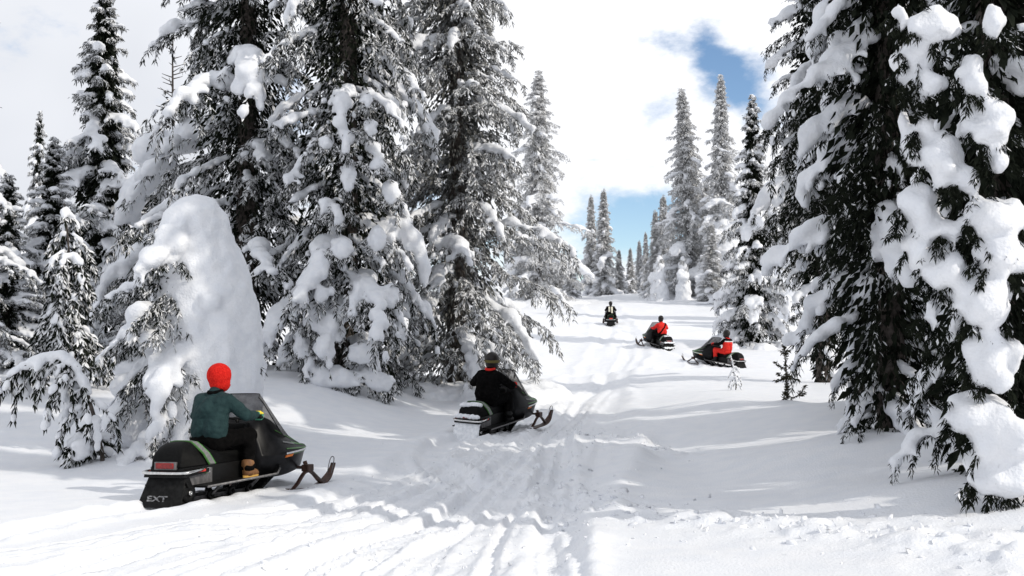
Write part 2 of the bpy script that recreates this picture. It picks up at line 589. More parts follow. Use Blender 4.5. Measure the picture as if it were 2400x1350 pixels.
def gen_tree(seed, H, R, nb=100, shape=.85, z_lo=.03, slope0=-8, slope1=-48, load=.5, blob=1.0, frost=.35, voxel=.05,
             twig=1.0, dens=36, spread=1.0, lean=(0, 0), top_bare=0.0, nsec=6, snow_noise=.035, heavy_low=.0, wob=.25, extra_blobs=None,
             base_blobs=True, sec_len=.42, side_fn=None, extra_lines=None, vis_z=99.0):
    rng = np.random.default_rng(seed)
    tz = np.linspace(-.6, H, 14)
    leanv = np.array([lean[0], lean[1]])

    def axis(z):
        z = np.asarray(z, float)
        k = np.clip(z / H, 0, 1) ** 2
        return np.stack([leanv[0] * k, leanv[1] * k, z], -1)
    tr = np.maximum(.012, (H * .011 + .03) * (1 - np.clip(tz, 0, H) / H) ** .8)
    trunk = tube_np(axis(tz), tr, 9)
    lines = []      # p0, p1, weight
    blobsC, blobsA = [], []
    twP, twD, twL = [], [], []

    def add_blob(c, d, r, el=1.45, side=1.1, up=.72):
        d = d / (np.linalg.norm(d) + 1e-9)
        s = np.cross(d, (0, 0, 1.0)); s = s / (np.linalg.norm(s) + 1e-6)
        u = np.cross(s, d)
        blobsC.append(c); blobsA.append(np.stack([d * r * el, s * r * side, u * r * up]))
    tq = (np.arange(nb) + rng.random(nb) * .9) / nb
    tq = z_lo + (1 - z_lo) * (1 - (1 - tq) ** 1.18)
    for i in range(nb):
        t = min(tq[i], .995)
        az = i * 2.39996 + rng.normal() * .35
        prof = (1 - t) ** shape
        Lb = R * prof * (1 + wob * rng.normal() * .8) + .05 * R * .5 + .06
        Lb = max(Lb, .07)
        if side_fn is not None:
            Lb *= side_fn(az, t)
        th0 = math.radians(slope0 + rng.normal() * 10 + 22 * max(0, t - .6) / .4)
        th1 = math.radians(slope1 + rng.normal() * 12 + 26 * max(0, t - .6) / .4)
        K = 6
        h = np.array([math.sin(az), math.cos(az), 0])
        hb = az + rng.normal() * .25
        p = axis(H * t)
        pts = [p.copy()]
        dirs = []
        for k in range(K):
            f = (k + .5) / K
            th = th0 + (th1 - th0) * f ** 1.3
            ah = az + (hb - az) * f
            d = np.array([math.sin(ah) * math.cos(th), math.cos(ah) * math.cos(th), math.sin(th)])
            dirs.append(d)
            pts.append(pts[-1] + d * Lb / K)
        pts = np.array(pts); dirs = np.array(dirs)
        high = H * t > vis_z
        wl = np.clip(load + rng.normal() * .42 + heavy_low * (1 - t), 0, 1.2)
        bigness = blob * (.05 + .09 * Lb) * (.6 + .6 * wl) * math.exp(rng.normal() * .22)
        for k in range(K):
            lines.append((pts[k], pts[k + 1], .8 + .4 * k / K))
            if wl > .12 and k >= 1:
                for q in ((.5,) if high else (.25, .75)):
                    f = (k + q) / K
                    r = bigness * (.55 + .75 * math.sin(math.pi * min(f * .95, 1)) ** .8) * (.7 + .6 * rng.random()) * .8
                    c = pts[k] + (pts[k + 1] - pts[k]) * q
                    c = c + np.array([rng.normal() * .3 * r, rng.normal() * .3 * r, .38 * r])
                    add_blob(c, dirs[k], r)
        for j in range(2 if high else nsec):
            f = .18 + .8 * (j + rng.random()) / nsec
            k = min(int(f * K), K - 1)
            p0 = pts[k] + (pts[k + 1] - pts[k]) * (f * K - k)
            for sgn in (-1, 1):
                l2 = sec_len * Lb * (1.4 if high else 1.0) * (1.1 - .65 * f) * (.6 + .7 * rng.random()) * spread
                if l2 < .05:
                    continue
                a2 = az + sgn * math.radians(48 + rng.normal() * 12)
                ths = math.asin(dirs[k][2]) - math.radians(8 + 14 * rng.random())
                q0 = p0
                for m in range(2):
                    th = max(ths - math.radians(16 * m), math.radians(-84))
                    d = np.array([math.sin(a2) * math.cos(th), math.cos(a2) * math.cos(th), math.sin(th)])
                    q1 = q0 + d * l2 / 2
                    lines.append((q0, q1, 1.0))
                    if wl > .2 and not high and rng.random() < .25 + .75 * wl:
                        r = bigness * (.50 + .32 * rng.random()) * (1 - .25 * m)
                        add_blob((q0 + q1) / 2 + np.array([0, 0, .4 * r]), d, r, 1.5, 1.0, .75)
                    q0 = q1
    if extra_lines: lines += extra_lines
    A = np.array([l[0] for l in lines]); B = np.array([l[1] for l in lines]); Wt = np.array([l[2] for l in lines])
    Ls = np.linalg.norm(B - A, axis=1)
    cnt = rng.poisson(Ls * dens * Wt / twig * np.where(A[:, 2] > vis_z, .22, 1)) + 1
    idx = np.repeat(np.arange(len(A)), cnt)
    n = len(idx)
    f = rng.random(n)
    P0 = A[idx] + (B - A)[idx] * f[:, None]
    D0 = norm(B - A)[idx]
    side = rng.normal(size=(n, 3)); side[:, 2] = side[:, 2] * .45 - .55
    D = norm(D0 * .75 + norm(side) * .95)
    Lc = twig * (.10 + .12 * rng.random(n)) * (.75 + .5 * np.clip(Ls[idx] * 2.5, 0, 1))
    Wc = Lc * (.085 + .05 * rng.random(n))
    P0 = P0 + np.stack([rng.normal(size=n) * .02, rng.normal(size=n) * .02, (rng.random(n) - .62) * .11], 1) * twig
    foliage = [sprays(rng, P0, D, Lc, Wc)]
    # shaded inner foliage close to the stem
    ni = int(nb * 85)
    t = rng.random(ni) ** .8 * .97
    rr = R * (1 - t) ** shape * (.04 + .46 * rng.random(ni) ** 1.4); az = rng.random(ni) * 6.283
    if side_fn is not None: rr = rr * np.array([min(1.0, side_fn(a_, t_)) for a_, t_ in zip(az, t)])
    C = axis(H * t) + np.stack([rr * np.sin(az), rr * np.cos(az), -rr * .4], 1)
    Di = norm(np.stack([np.sin(az), np.cos(az), -.9 + rng.normal(size=ni) * .4], 1))
    Li = max(twig, .7) * (.14 + .16 * rng.random(ni))
    foliage.append(sprays(rng, C, Di, Li, Li * .22))
    fol = merge(foliage)
    fr = None
    if frost > 0:
        s = (P0[:, 2] < vis_z) & (rng.random(n) < frost * (.35 + 1.3 * (vnoise(P0 * 1.1 / max(.5, R * .5), seed + 5) * .5 + .5)))
        Cf = P0[s] + D[s] * (Lc[s] * .5)[:, None]; Cf[:, 2] += Wc[s] * .9 - Lc[s] * .06
        Df = D[s].copy(); Df[:, 2] -= .12
        fr = spindles(rng, Cf, norm(Df), Lc[s] * .52, Wc[s] * (1.0 + .7 * rng.random(s.sum())))
    if base_blobs:
        nbz = 16
        for k in range(nbz):
            az = 6.283 * k / nbz + rng.normal() * .3
            rad = R * (.35 + .55 * rng.random())
            r = R * (.14 + .1 * rng.random())
            add_blob(np.array([rad * math.sin(az), rad * math.cos(az), -.45 * r]), np.array([math.sin(az), math.cos(az), -.5]), r, 1.5, 1.5, .8)
    if extra_blobs:
        for (c, d, r, el, sd, up) in extra_blobs:
            add_blob(np.array(c, float), np.array(d, float), r, el, sd, up)
    snow = None
    if blobsC:
        C = np.array(blobsC); Am = np.array(blobsA)
        r = np.linalg.norm(Am[:, 0], axis=1)
        keep = r > voxel * .9
        C, Am, r = C[keep], Am[keep], r[keep]
        big = r > voxel * 5
        parts = []
        if (~big).any(): parts.append(blob_soup(C[~big], Am[~big], 1))
        if big.any(): parts.append(blob_soup(C[big], Am[big], 2))
        V, F = merge(parts)
        V, F, Nn = remesh(V, F, voxel, 2)
        nz = fbm(V * (1.0 / (.28 * blob ** .5)), seed + 50, 2) * snow_noise * 1.3 + vnoise(V * (1 / .11), seed + 60) * snow_noise * .55
        V = V + Nn * nz[:, None]
        snow = (V, F)
    return dict(trunk=trunk, fol=fol, frost=fr, snow=snow)


def pads_from(spot, R, pads, k_in=.78, seed=0, lines=None):
    """named snow pads on the open side of a tree: (centre px, centre row, half width px, half height px)"""
    rng = np.random.default_rng(seed + 900)
    x0, y0 = spot
    zb = gz(x0, y0)
    out = []
    for (cx, cy, rx, ry) in pads:
        Yl = -R * k_in
        for _ in range(4):
            yy = y0 + Yl
            X = px_x(cx, yy) - x0; Z = CAM_Z + (HORIZON - cy) / F_PX * yy - zb
            Yl = -math.sqrt(max(.04, R * R - X * X)) * k_in
        a = rx / F_PX * yy; b = ry / F_PX * yy
        dep = min(a, b) * .62 + .05
        def bl(x, y, z, ax, ay, az):
            out.append(((x, y, z), (1, 0, 0), 1.0, ax, ay, az))
        tilt = .55                                   # the top of a pad leans in towards the stem
        for q, w in ((.42, .62), (.05, .80), (-.35, .66)):
            bl(X + a * .12 * rng.normal(), Yl + tilt * q * b, Z + q * b, a * w * .85, dep, b * .48)
        n = 10 if a + b > .35 else 7
        for k in range(n):
            t = 2 * math.pi * (k + rng.random() * .7) / n
            f = .17 + .17 * rng.random()
            up = math.sin(t)
            bl(X + a * .68 * math.cos(t), Yl + tilt * .7 * up * b + dep * (.1 + .3 * rng.random()), Z + b * .68 * up - (.12 * b if up < 0 else 0), a * f + .01, dep * .55, b * (f + .04) + .01)
        if lines is not None:                            # dark bough tips under and beside the pad
            for k in range(int(6 + 22 * (a + b))):
                t = math.pi * (1.0 + rng.random()) if rng.random() < .75 else 6.283 * rng.random()
                p = np.array([X + a * .6 * math.cos(t), Yl + tilt * .6 * math.sin(t) * b + dep * .3, Z + b * .62 * math.sin(t)])
                d = np.array([math.cos(t) * .7, -.45, math.sin(t) * .6 - .5]); d /= np.linalg.norm(d)
                lines.append((p, p + d * (.12 + .16 * rng.random()), 1.6))
    return out


def tree_meshes(g, name):
    d = {}
    d['trunk'] = new_mesh('trunk', *g['trunk'], True); d['trunk'].materials.append(M['bark'])
    d['crown'] = new_mesh('crown', *g['fol']); d['crown'].materials.append(g.get('leafmat', M['needles']))
    if g['frost'] is not None:
        d['frost'] = new_mesh('frosted_twigs', *g['frost']); d['frost'].materials.append(M['frost'])
    if g['snow'] is not None:
        d['snow'] = g['snow']
    return d


def place_tree(d, name, label, x, y, dz=0.0, rz=0.0, scale=1.0, group=None, clumps=0, sx=1.0, cat='tree'):
    root = empty(name, (x, y, gz(x, y) + dz), rz, label, cat, group)
    root.scale = (scale * sx, scale * sx, scale)
    link('trunk', d['trunk'], None, root)
    c = link('crown', d['crown'], None, root); c['kind'] = 'stuff'
    if 'frost' in d:
        c2 = link('frosted_twigs', d['frost'], None, root); c2['kind'] = 'stuff'
    if 'snow' in d:
        if 'snow_objs' not in d:
            V, F = d['snow']
            d['snow_objs'] = []
            if clumps:
                lab = islands(len(V), F)
                fl = lab[F[:, 0]]
                ids, cnt = np.unique(fl, return_counts=True)
                order = ids[np.argsort(-cnt)][:clumps]
                rest = ~np.isin(fl, order)
                for k in order:
                    me = new_mesh('snow_clump', *submesh(V, F, fl == k), True); me.materials.append(M['snow_tree'])
                    d['snow_objs'].append(('snow_clump', me))
                if rest.any():
                    me = new_mesh('snow_cover', *submesh(V, F, rest), True); me.materials.append(M['snow_tree'])
                    d['snow_objs'].append(('snow_cover', me))
            else:
                me = new_mesh('snow_cover', V, F, True); me.materials.append(M['snow_tree'])
                d['snow_objs'].append(('snow_cover', me))
        for nm, me in d['snow_objs']:
            so = link(nm, me, None, root)
            if nm == 'snow_cover': so['kind'] = 'stuff'
    return root


# x, y, heading (degrees right of the view direction) of the five machines
RIDE = [(px_x(538, 13.5), 13.5, 21.0), (px_x(1160, 22.3), 22.3, 26.0), (px_x(1684, 47.5), 47.5, -40.0), (px_x(1543, 54.0), 54.0, -17.0), (px_x(1431, 77.0), 77.0, 4.0)]


def _behind(k, L, bend):
    x, y, h = RIDE[k]
    pts = []
    for d in np.linspace(-.9, L, 9):
        a = math.radians(h + bend * max(d, 0) / L)
        pts.append((x - d * math.sin(a), y - d * math.cos(a)))
    return pts[::-1]


for k_, L_, b_ in ((0, 9, -6), (1, 8, -25), (2, 12, 30), (3, 14, 24), (4, 22, 2)):
    RUTS.append((_behind(k_, L_, b_), .24, .06))
RUTS.append(([(-2.2, 6), (-1.2, 9.5), (-.45, 13), (.1, 17), (.6, 22), (1.7, 30), (3.2, 40), (5.0, 50), (6.5, 62), (6.6, 72)], .23, .05))
for k_ in range(11):          # ski grooves fanning out of the trail towards the near left
    f_ = k_ / 10.0
    RUTS.append(([(-6.3 + 6.6 * f_, 5.0), (-4.9 + 5.2 * f_, 7.5), (-2.75 + 3.0 * f_ + .12 * math.sin(k_ * 2.1), 11.5), (-1.25 + 1.9 * f_, 15.5), (-.5 + 1.5 * f_, 20.0), (.7 + 1.5 * f_, 30)], .055 + .03 * (k_ % 3), .028 + .012 * (k_ % 2)))
RUTS.append(([(.2, 6), (.35, 9.0), (.5, 12.5), (.6, 16), (.9, 22), (1.9, 30), (3.4, 40)], .22, .05))
# positions: key -> (x, y, skirt radius, skirt height)
def at(px, y):
    return (px_x(px, y), y)


SPOT = {
    'right_big': at(2335, 10.7), 'right_mid': at(2085, 15.2), 'right_back': at(2030, 20.5), 'right_far': at(1768, 55.0),
    'A': at(812, 27.0), 'B': at(1070, 31.0), 'D': at(575, 29.0), 'T': at(235, 38.0), 'left_edge': at(-105, 24.0),
    'left_low': at(15, 30.0), 'left_low2': at(120, 31.5), 'left_mid': at(345, 34.0), 'tiny': at(85, 62.0), 'droop': at(175, 23.0), 'bent': at(248, 16.3),
    'snag': at(403, 40.0), 'mound': at(450, 18.0), 'C': at(1262, 96.0),
    'young_dark': at(1842, 24.5), 'young_white': at(1722, 29.5),
}
for k, r, h in (('right_big', 1.5, .22), ('right_mid', 1.6, .22), ('right_back', 1.7, .25), ('A', 1.9, .25), ('B', 2.2, .2), ('D', 2.0, .2),
                ('mound', 1.2, .18), ('bent', .6, .06), ('droop', .8, .1), ('T', 2.5, .3), ('young_dark', .35, .06), ('young_white', .4, .05)):
    TREE_SKIRTS.append((*SPOT[k], r, h))

def lines_tree(seed, lines, twig, dens, frost, trunks, blobs=None, voxel=.03, leaf=None, snow_noise=.02, hang=.55, wide=.16):
    """small trees drawn as explicit twigs"""
    rng = np.random.default_rng(seed)
    A = np.array([l[0] for l in lines]); B = np.array([l[1] for l in lines])
    Ls = np.linalg.norm(B - A, axis=1)
    cnt = rng.poisson(Ls * dens) + 1
    idx = np.repeat(np.arange(len(A)), cnt); n = len(idx)
    P0 = A[idx] + (B - A)[idx] * rng.random(n)[:, None]
    D0 = norm(B - A)[idx]
    side = rng.normal(size=(n, 3)); side[:, 2] = side[:, 2] * .5 - hang
    D = norm(D0 * .8 + norm(side) * .8)
    Lc = twig * (.6 + .8 * rng.random(n)); Wc = Lc * wide
    fol = sprays(rng, P0, D, Lc, Wc)
    fr = None
    if frost > 0:
        s = rng.random(n) < frost
        Cf = P0[s] + D[s] * (Lc[s] * .5)[:, None]; Cf[:, 2] += Wc[s] * .8
        fr = spindles(rng, Cf, D[s], Lc[s] * .55, Wc[s] * 1.15)
    snow = None
    if blobs:
        C = np.array([b[0] for b in blobs], float); Am = []
        for b in blobs:
            d = np.array(b[1], float); d /= np.linalg.norm(d) + 1e-9
            s = np.cross(d, (0, 0, 1.0)); s /= np.linalg.norm(s) + 1e-6
            u = np.cross(s, d); r = b[2]
            Am.append(np.stack([d * r * 1.5, s * r, u * r * .8]))
        V, F = blob_soup(C, np.array(Am), 2)
        V, F, Nn = remesh(V, F, voxel, 2)
        V = V + Nn * (fbm(V / .12, seed + 3, 2) * snow_noise)[:, None]
        snow = (V, F)
    g = dict(trunk=merge(trunks), fol=fol, frost=fr, snow=snow)
    if leaf: g['leafmat'] = leaf
    return g


def droop_branch(rng, p, az, L, th0, th1, K=4):
    pts = [np.array(p, float)]
    for k in range(K):
        th = math.radians(th0 + (th1 - th0) * k / (K - 1))
        pts.append(pts[-1] + L / K * np.array([math.sin(az) * math.cos(th), math.cos(az) * math.cos(th), math.sin(th)]))
    return pts


def build_trees():
    # -- right-hand wall of trees
    pads = [(2205, 48, 66, 52), (2098, 44, 24, 48), (2161, 118, 54, 36), (2185, 185, 48, 36), (2117, 175, 28, 78), (2290, 170, 34, 60), (2324, 278, 66, 70), (2217, 368, 60, 74),
            (2346, 372, 36, 30), (2272, 420, 36, 38), (2146, 482, 52, 56), (2342, 44, 34, 44), (2148, 560, 52, 80), (2219, 630, 62, 62), (2336, 505, 82, 56), (2352, 590, 74, 62), (2299, 690, 82, 78),
            (2325, 832, 72, 78), (2272, 965, 60, 56), (2340, 1010, 90, 84), (2340, 1110, 100, 56), (2110, 330, 22, 66), (2165, 300, 26, 30), (2180, 740, 34, 44), (2230, 540, 40, 30)]
    xl = []
    g = gen_tree(11, 14.0, 1.22, vis_z=5.8, nb=125, shape=.45, z_lo=.02, slope0=-16, slope1=-64, load=.12, blob=.9, frost=.03, voxel=.04, twig=.34, dens=46,
                 nsec=5, snow_noise=.03, wob=.3, base_blobs=False, extra_blobs=pads_from(SPOT['right_big'], 1.22, pads, .98, 1, xl), extra_lines=xl, side_fn=lambda az, t: .82)
    place_tree(tree_meshes(g, 'a'), 'snow_laden_fir', 'large near fir at right edge, buried under thick rounded snow pads', *SPOT['right_big'], clumps=60)
    g = gen_tree(12, 15.5, 1.75, vis_z=7.6, nb=185, shape=.6, slope0=-18, slope1=-62, load=.22, blob=.72, frost=.12, voxel=.05, twig=.40, dens=30, snow_noise=.03, z_lo=.0, base_blobs=False,
                 side_fn=lambda az, t: .58 + .42 * min(1, t / .17))
    mid = tree_meshes(g, 'b')
    place_tree(mid, 'snow_laden_fir', 'tall dark fir left of the snow-padded edge tree, hanging needles with patchy snow', *SPOT['right_mid'], clumps=40)
    g = gen_tree(13, 15.0, 2.35, vis_z=9.5, nb=135, shape=.7, slope0=-8, slope1=-48, load=.24, blob=.85, frost=.10, voxel=.06, twig=.52, dens=34, snow_noise=.035, z_lo=.0, base_blobs=False,
                 side_fn=lambda az, t: .12 + .88 * min(1, t / .3) ** 1.4)
    back = tree_meshes(g, 'c')
    place_tree(back, 'snow_laden_fir', 'dark fir behind the small dark sapling, long boughs reaching over the trail', *SPOT['right_back'], clumps=40)

    place_tree(mid, 'snow_laden_fir', 'dark fir filling the gap behind the hanging-needle fir and the snow-padded edge tree', *at(2165, 19.5), rz=2.1, scale=1.1, group='right-hand wall of firs')
    place_tree(back, 'snow_laden_fir', 'dark fir behind the right-hand wall, its boughs nearest the dark pointed fir', *at(1928, 34.0), rz=1.1, scale=1.2, group='right-hand wall of firs')
    # -- neighbours in the same stand, outside the frame on the right: their shade lies over the snow in view
    for k, (x, y, rz, s, lab) in enumerate((
            (8.0, 9.5, 1.0, 1.0, 'nearest dark fir just outside the right edge'), (7.7, 12.1, 2.5, 1.15, 'tall dark fir outside the frame, right of the snow-padded edge tree'),
            (10.6, 10.7, 3.3, 1.25, 'dark fir outside the frame, second row behind the nearest one'), (7.9, 17.2, 4.0, 1.2, 'dark fir outside the frame, right of the hanging-needle fir'),
            (11.0, 16.0, 5.2, 1.3, 'tall dark fir far outside the right edge'), (8.6, 22.5, .4, 1.2, 'dark fir hidden behind the right-hand trees'))):
        place_tree(mid if k % 2 == 0 else back, 'snow_laden_fir', lab, x, y, rz=rz, scale=s, group='firs right of the frame')

    # -- left and centre
    padsA = [(800, 577, 38, 36), (881, 556, 34, 42), (751, 605, 32, 42), (734, 746, 38, 40), (811, 331, 22, 52), (815, 408, 26, 50), (867, 295, 26, 30), (917, 443, 30, 36), (910, 690, 36, 40), (840, 680, 22, 40),
             (846, 823, 44, 36), (797, 885, 76, 34), (895, 896, 46, 30), (760, 480, 24, 34), (790, 500, 22, 40), (705, 800, 30, 50), (940, 770, 26, 40), (765, 880, 60, 40), (855, 230, 26, 26), (760, 330, 30, 24), (880, 380, 24, 30)]
    xa = []
    g = gen_tree(21, 24.0, 2.5, vis_z=13.0, nb=230, shape=.5, slope0=-14, slope1=-58, load=.42, blob=.56, frost=.7, voxel=.057, twig=.64, dens=30, snow_noise=.035, heavy_low=.1, base_blobs=False, extra_lines=xa, extra_blobs=pads_from(SPOT['A'], 1.9, [(p[0], p[1], p[2] * .82, p[3] * .82) for p in padsA], .95, 2, xa))
    place_tree(tree_meshes(g, 'A'), 'snow_laden_fir', 'tall fir in the centre-left with heavy grey snow pads down to the ground', *SPOT['A'], clumps=40)
    g = gen_tree(22, 23.0, 3.1, vis_z=14.0, nb=240, shape=.85, slope0=-4, slope1=-42, load=.32, blob=.5, frost=1.0, voxel=.066, twig=.7, dens=32, snow_noise=.035)
    g['leafmat'] = M['half_rime']
    place_tree(tree_meshes(g, 'B'), 'frosted_fir', 'tall wide fir with sunlit frosted twigs, right of the grey padded fir', *SPOT['B'], clumps=25)
    g = gen_tree(23, 25.0, 3.2, vis_z=13.5, nb=205, shape=.62, slope0=-4, slope1=-46, load=.40, blob=.58, frost=.7, voxel=.069, twig=.75, dens=30, snow_noise=.035, wob=.4)
    Dm = tree_meshes(g, 'D')
    place_tree(Dm, 'snow_laden_fir', 'tall dark fir with drooping boughs behind the big snow mound', *SPOT['D'], clumps=30)
    g = gen_tree(24, 12.4, 2.6, nb=130, shape=.85, slope0=2, slope1=-30, load=.72, blob=.74, frost=1.0, voxel=.075, twig=.9, dens=26, snow_noise=.035)
    Tm = tree_meshes(g, 'T')
    place_tree(Tm, 'snow_laden_fir', 'tall pointed fir with layered snowy boughs standing alone at upper left', *SPOT['T'], clumps=25)
    place_tree(Dm, 'snow_laden_fir', 'fir cut by the left edge, only thin branch tips against the sky', *SPOT['left_edge'], rz=2.0, scale=.40)
    place_tree(Tm, 'snow_laden_fir', 'low dark fir at the left edge below the tall pointed fir', *SPOT['left_low'], rz=1.0, scale=.42, sx=1.3)
    place_tree(Tm, 'snow_laden_fir', 'dark shaded fir behind the drooping sapling', *SPOT['left_low2'], rz=3.0, scale=.52, sx=1.2)
    place_tree(Dm, 'snow_laden_fir', 'grey shaded fir between the pointed fir and the snow mound', *SPOT['left_mid'], rz=4.0, scale=.29, sx=1.6)
    place_tree(Tm, 'snow_laden_fir', 'small distant fir tip left of the tall pointed fir', *SPOT['tiny'], rz=.6, scale=.95, sx=.55)

    # -- snow mound tree
    eb = []
    key = np.array([(3.40, .0, .57), (3.15, .03, .60), (2.9, .10, .64), (2.4, .18, .76), (1.9, .20, .88), (1.4, .18, .94), (.9, .12, 1.0), (.4, .05, 1.06), (-.1, .0, 1.12)])
    for z in np.arange(-.1, 3.46, .12):
        dx = float(np.interp(z, key[::-1, 0], key[::-1, 1])); r = float(np.interp(z, key[::-1, 0], key[::-1, 2]))
        eb.append(((dx, .12, z), (1, 0, 0), r, 1, .9, 1))
    for (dx, dy, z, r) in ((-.22, -.42, 3.12, .33), (-.36, -.48, 2.85, .25), (-.5, -.5, 2.7, .16), (.42, -.55, 2.2, .2), (-.62, -.45, 2.0, .27), (-.8, -.5, .35, .42), (-.45, -.55, 1.6, .2), (-.9, -.3, .9, .26)):
        eb.append(((dx, dy, z), (1, 0, 0), r, 1, 1, .9))
    g = gen_tree(31, 3.55, 1.25, nb=120, shape=.35, slope0=-14, slope1=-60, load=.35, blob=.6, frost=.6, voxel=.036, twig=.5, dens=38, snow_noise=.022, extra_blobs=eb,
                 side_fn=lambda az, t: 1.3 if math.sin(az) < -.05 else (1.0 if math.cos(az) > .3 else .3), base_blobs=False)
    place_tree(tree_meshes(g, 'mound'), 'snow_mound_tree', 'small fir swallowed by a smooth rounded mound of snow behind the red-hooded rider', *SPOT['mound'], dz=-.12, clumps=6)

    # -- drooping sapling
    rng = np.random.default_rng(5)
    H = 3.75
    def ax(t):
        return np.array([-.18 * t * t * 1.4, 0, H * t])
    lines, blobs = [], []
    for i in range(46):
        t = .25 + .73 * (i + rng.random()) / 46
        az = rng.random() * 6.283
        L = (1.25 * (1 - t) ** .6 + .12) * (.7 + .5 * rng.random())
        pts = droop_branch(rng, ax(t), az, L, -25, -72)
        for a0, b0 in zip(pts[:-1], pts[1:]):
            lines.append((a0, b0))
        for k in range(1, 5):
            if rng.random() < .6:
                blobs.append((pts[k] + np.array([0, 0, .03]), pts[k] - pts[k - 1], .05 + .05 * rng.random()))
            for s in (-1, 1):
                q = droop_branch(rng, pts[k], az + s * .8, L * .3, -40, -75, 2)
                lines.append((q[0], q[1])); lines.append((q[1], q[2]))
    tz = np.linspace(-.1, 1, 10)
    g = lines_tree(6, lines, .13, 44, .6, [tube_np([ax(max(t, 0)) + np.array([0, 0, min(t, 0) * 4]) for t in tz], .05 * (1.02 - np.clip(tz, 0, 1)) + .008)], blobs, .035, hang=.7)
    place_tree(tree_meshes(g, 'droop'), 'drooping_sapling', 'slim sapling at left with steeply drooping frosted branches and bare lower stem', *SPOT['droop'])

    # -- bent sapling
    rng = np.random.default_rng(7)
    cp = np.array([(.0, 0, -.3), (-.02, 0, .1), (-.12, 0, .55), (-.26, 0, 1.0), (-.44, 0, 1.32), (-.62, 0, 1.46), (-.82, -.02, 1.44), (-1.05, -.03, 1.36), (-1.25, -.04, 1.26)])
    lines, blobs = [], []
    for k in range(3, 8):
        for s in np.linspace(0, 1, 6)[:-1]:
            p = cp[k] + (cp[k + 1] - cp[k]) * s
            blobs.append((p + np.array([0, 0, .04]), cp[k + 1] - cp[k], .07 + .03 * rng.random()))
            lines.append((p, p + (cp[k + 1] - cp[k]) * .2))
    for i in range(44):
        f = 1.2 + 6.6 * (i + rng.random()) / 44
        k = min(int(f), 7); p = cp[k] + (cp[k + 1] - cp[k]) * (f - k)
        az = rng.random() * 6.283 if rng.random() < .4 else -1.57 + rng.normal() * .7
        L = min((.35 + .75 * rng.random()), (p[2] + .1) * .95) * (1.0 if k < 6 else .6)
        if L < .12: continue
        pts = droop_branch(rng, p, az, L, -30, -84)
        for a0, b0 in zip(pts[:-1], pts[1:]): lines.append((a0, b0))
        for m in range(1, 5):
            if rng.random() < .55:
                blobs.append((pts[m] + np.array([0, -.01, .02]), pts[m] - pts[m - 1], .04 + .035 * rng.random()))
    for i in range(10):
        az = -1.57 + rng.normal() * .9
        pts = droop_branch(rng, cp[1] + np.array([-.1 * rng.random(), 0, .25 * rng.random()]), az, .55, -5, -30)
        for a0, b0 in zip(pts[:-1], pts[1:]): lines.append((a0, b0))
        blobs.append((pts[2] + np.array([0, 0, .04]), pts[2] - pts[1], .10))
    g = lines_tree(8, lines, .10, 60, .5, [tube_np(cp, np.linspace(.035, .012, len(cp)))], blobs, .022, hang=.8)
    place_tree(tree_meshes(g, 'bent'), 'bent_sapling', 'sapling bowed over into an arch by snow, nearest the left edge', *SPOT['bent'])

    # -- dead snag
    rng = np.random.default_rng(9)
    H = 11.6
    trunks = [tube_np([(0.1 * math.sin(t * 5), .0, H * t) for t in np.linspace(-.02, 1, 12)], np.linspace(.13, .018, 12), 7)]
    lines = []
    for i in range(60):
        t = .45 + .55 * (i + rng.random()) / 60
        az = rng.random() * 6.283; L = (.25 + 1.5 * (1 - t) ** .7) * (.5 + .6 * rng.random())
        pts = droop_branch(rng, (0.1 * math.sin(t * 5), 0, H * t), az, L, 25 - 40 * (1 - t), -20 + 50 * t, 4)
        trunks.append(tube_np(pts, np.linspace(.022, .008, 5), 4))
        if t < .8:
            lines.append((pts[1], pts[3]))
    g = lines_tree(10, lines, .2, 16, .5, trunks, None)
    place_tree(tree_meshes(g, 'snag'), 'dead_tree', 'thin leafless tree top between the two tallest left firs', *SPOT['snag'])

    # -- saplings on the slope
    rng = np.random.default_rng(12)
    lines, blobs = [], []
    lines.append((np.array([0, 0, .1]), np.array([-.02, 0, .95])))
    lines += [(np.array([-.02, 0, .95]), np.array([-.06, 0, 1.28]))] * 2
    lines += [(np.array([0, 0, .0]), np.array([0, 0, .4]))] * 2
    def limb(pts):
        pts = [np.array(p, float) for p in pts]
        for a0, b0 in zip(pts[:-1], pts[1:]): lines.append((a0, b0))
    limb([(0, 0, .72), (-.10, 0, .70), (-.20, -.02, .76), (-.24, -.02, .81)])
    limb([(0, 0, .72), (.08, .03, .70), (.16, .05, .78), (.20, .05, .86)])
    limb([(0, 0, .50), (-.10, -.03, .50), (-.19, -.05, .57)]); limb([(0, 0, .48), (-.12, .02, .43), (-.22, .05, .42)])
    limb([(0, 0, .50), (.12, 0, .47), (.24, 0, .44)]); limb([(0, 0, .5), (.02, -.12, .47), (.05, -.2, .5)]); limb([(0, 0, .52), (.05, .1, .5), (.12, .2, .52)])
    limb([(0, 0, .12), (.12, .02, .05), (.24, .03, .10), (.34, .04, .20), (.39, .04, .30)]); limb([(.24, .03, .10), (.32, 0, .10), (.38, 0, .16)])
    limb([(-.04, 0, 1.02), (-.1, 0, 1.02), (-.12, 0, 1.05)]); limb([(-.03, 0, 1.02), (.02, 0, 1.02), (.06, 0, 1.07)])
    limb([(0, 0, .05), (-.08, 0, .02), (-.04, 0, .2)])
    g = lines_tree(13, lines, .075, 230, .06, [tube_np([(0, 0, -.15), (0, 0, .3), (-.01, 0, .7), (-.04, 0, 1.05), (-.065, 0, 1.32)], [.02, .018, .014, .009, .004], 6)], None, leaf=M['needles_young'], hang=.1)
    place_tree(tree_meshes(g, 'yd'), 'young_fir', 'small bare dark green sapling with upturned branches beside the right trees', *SPOT['young_dark'])
    lines, blobs = [], []
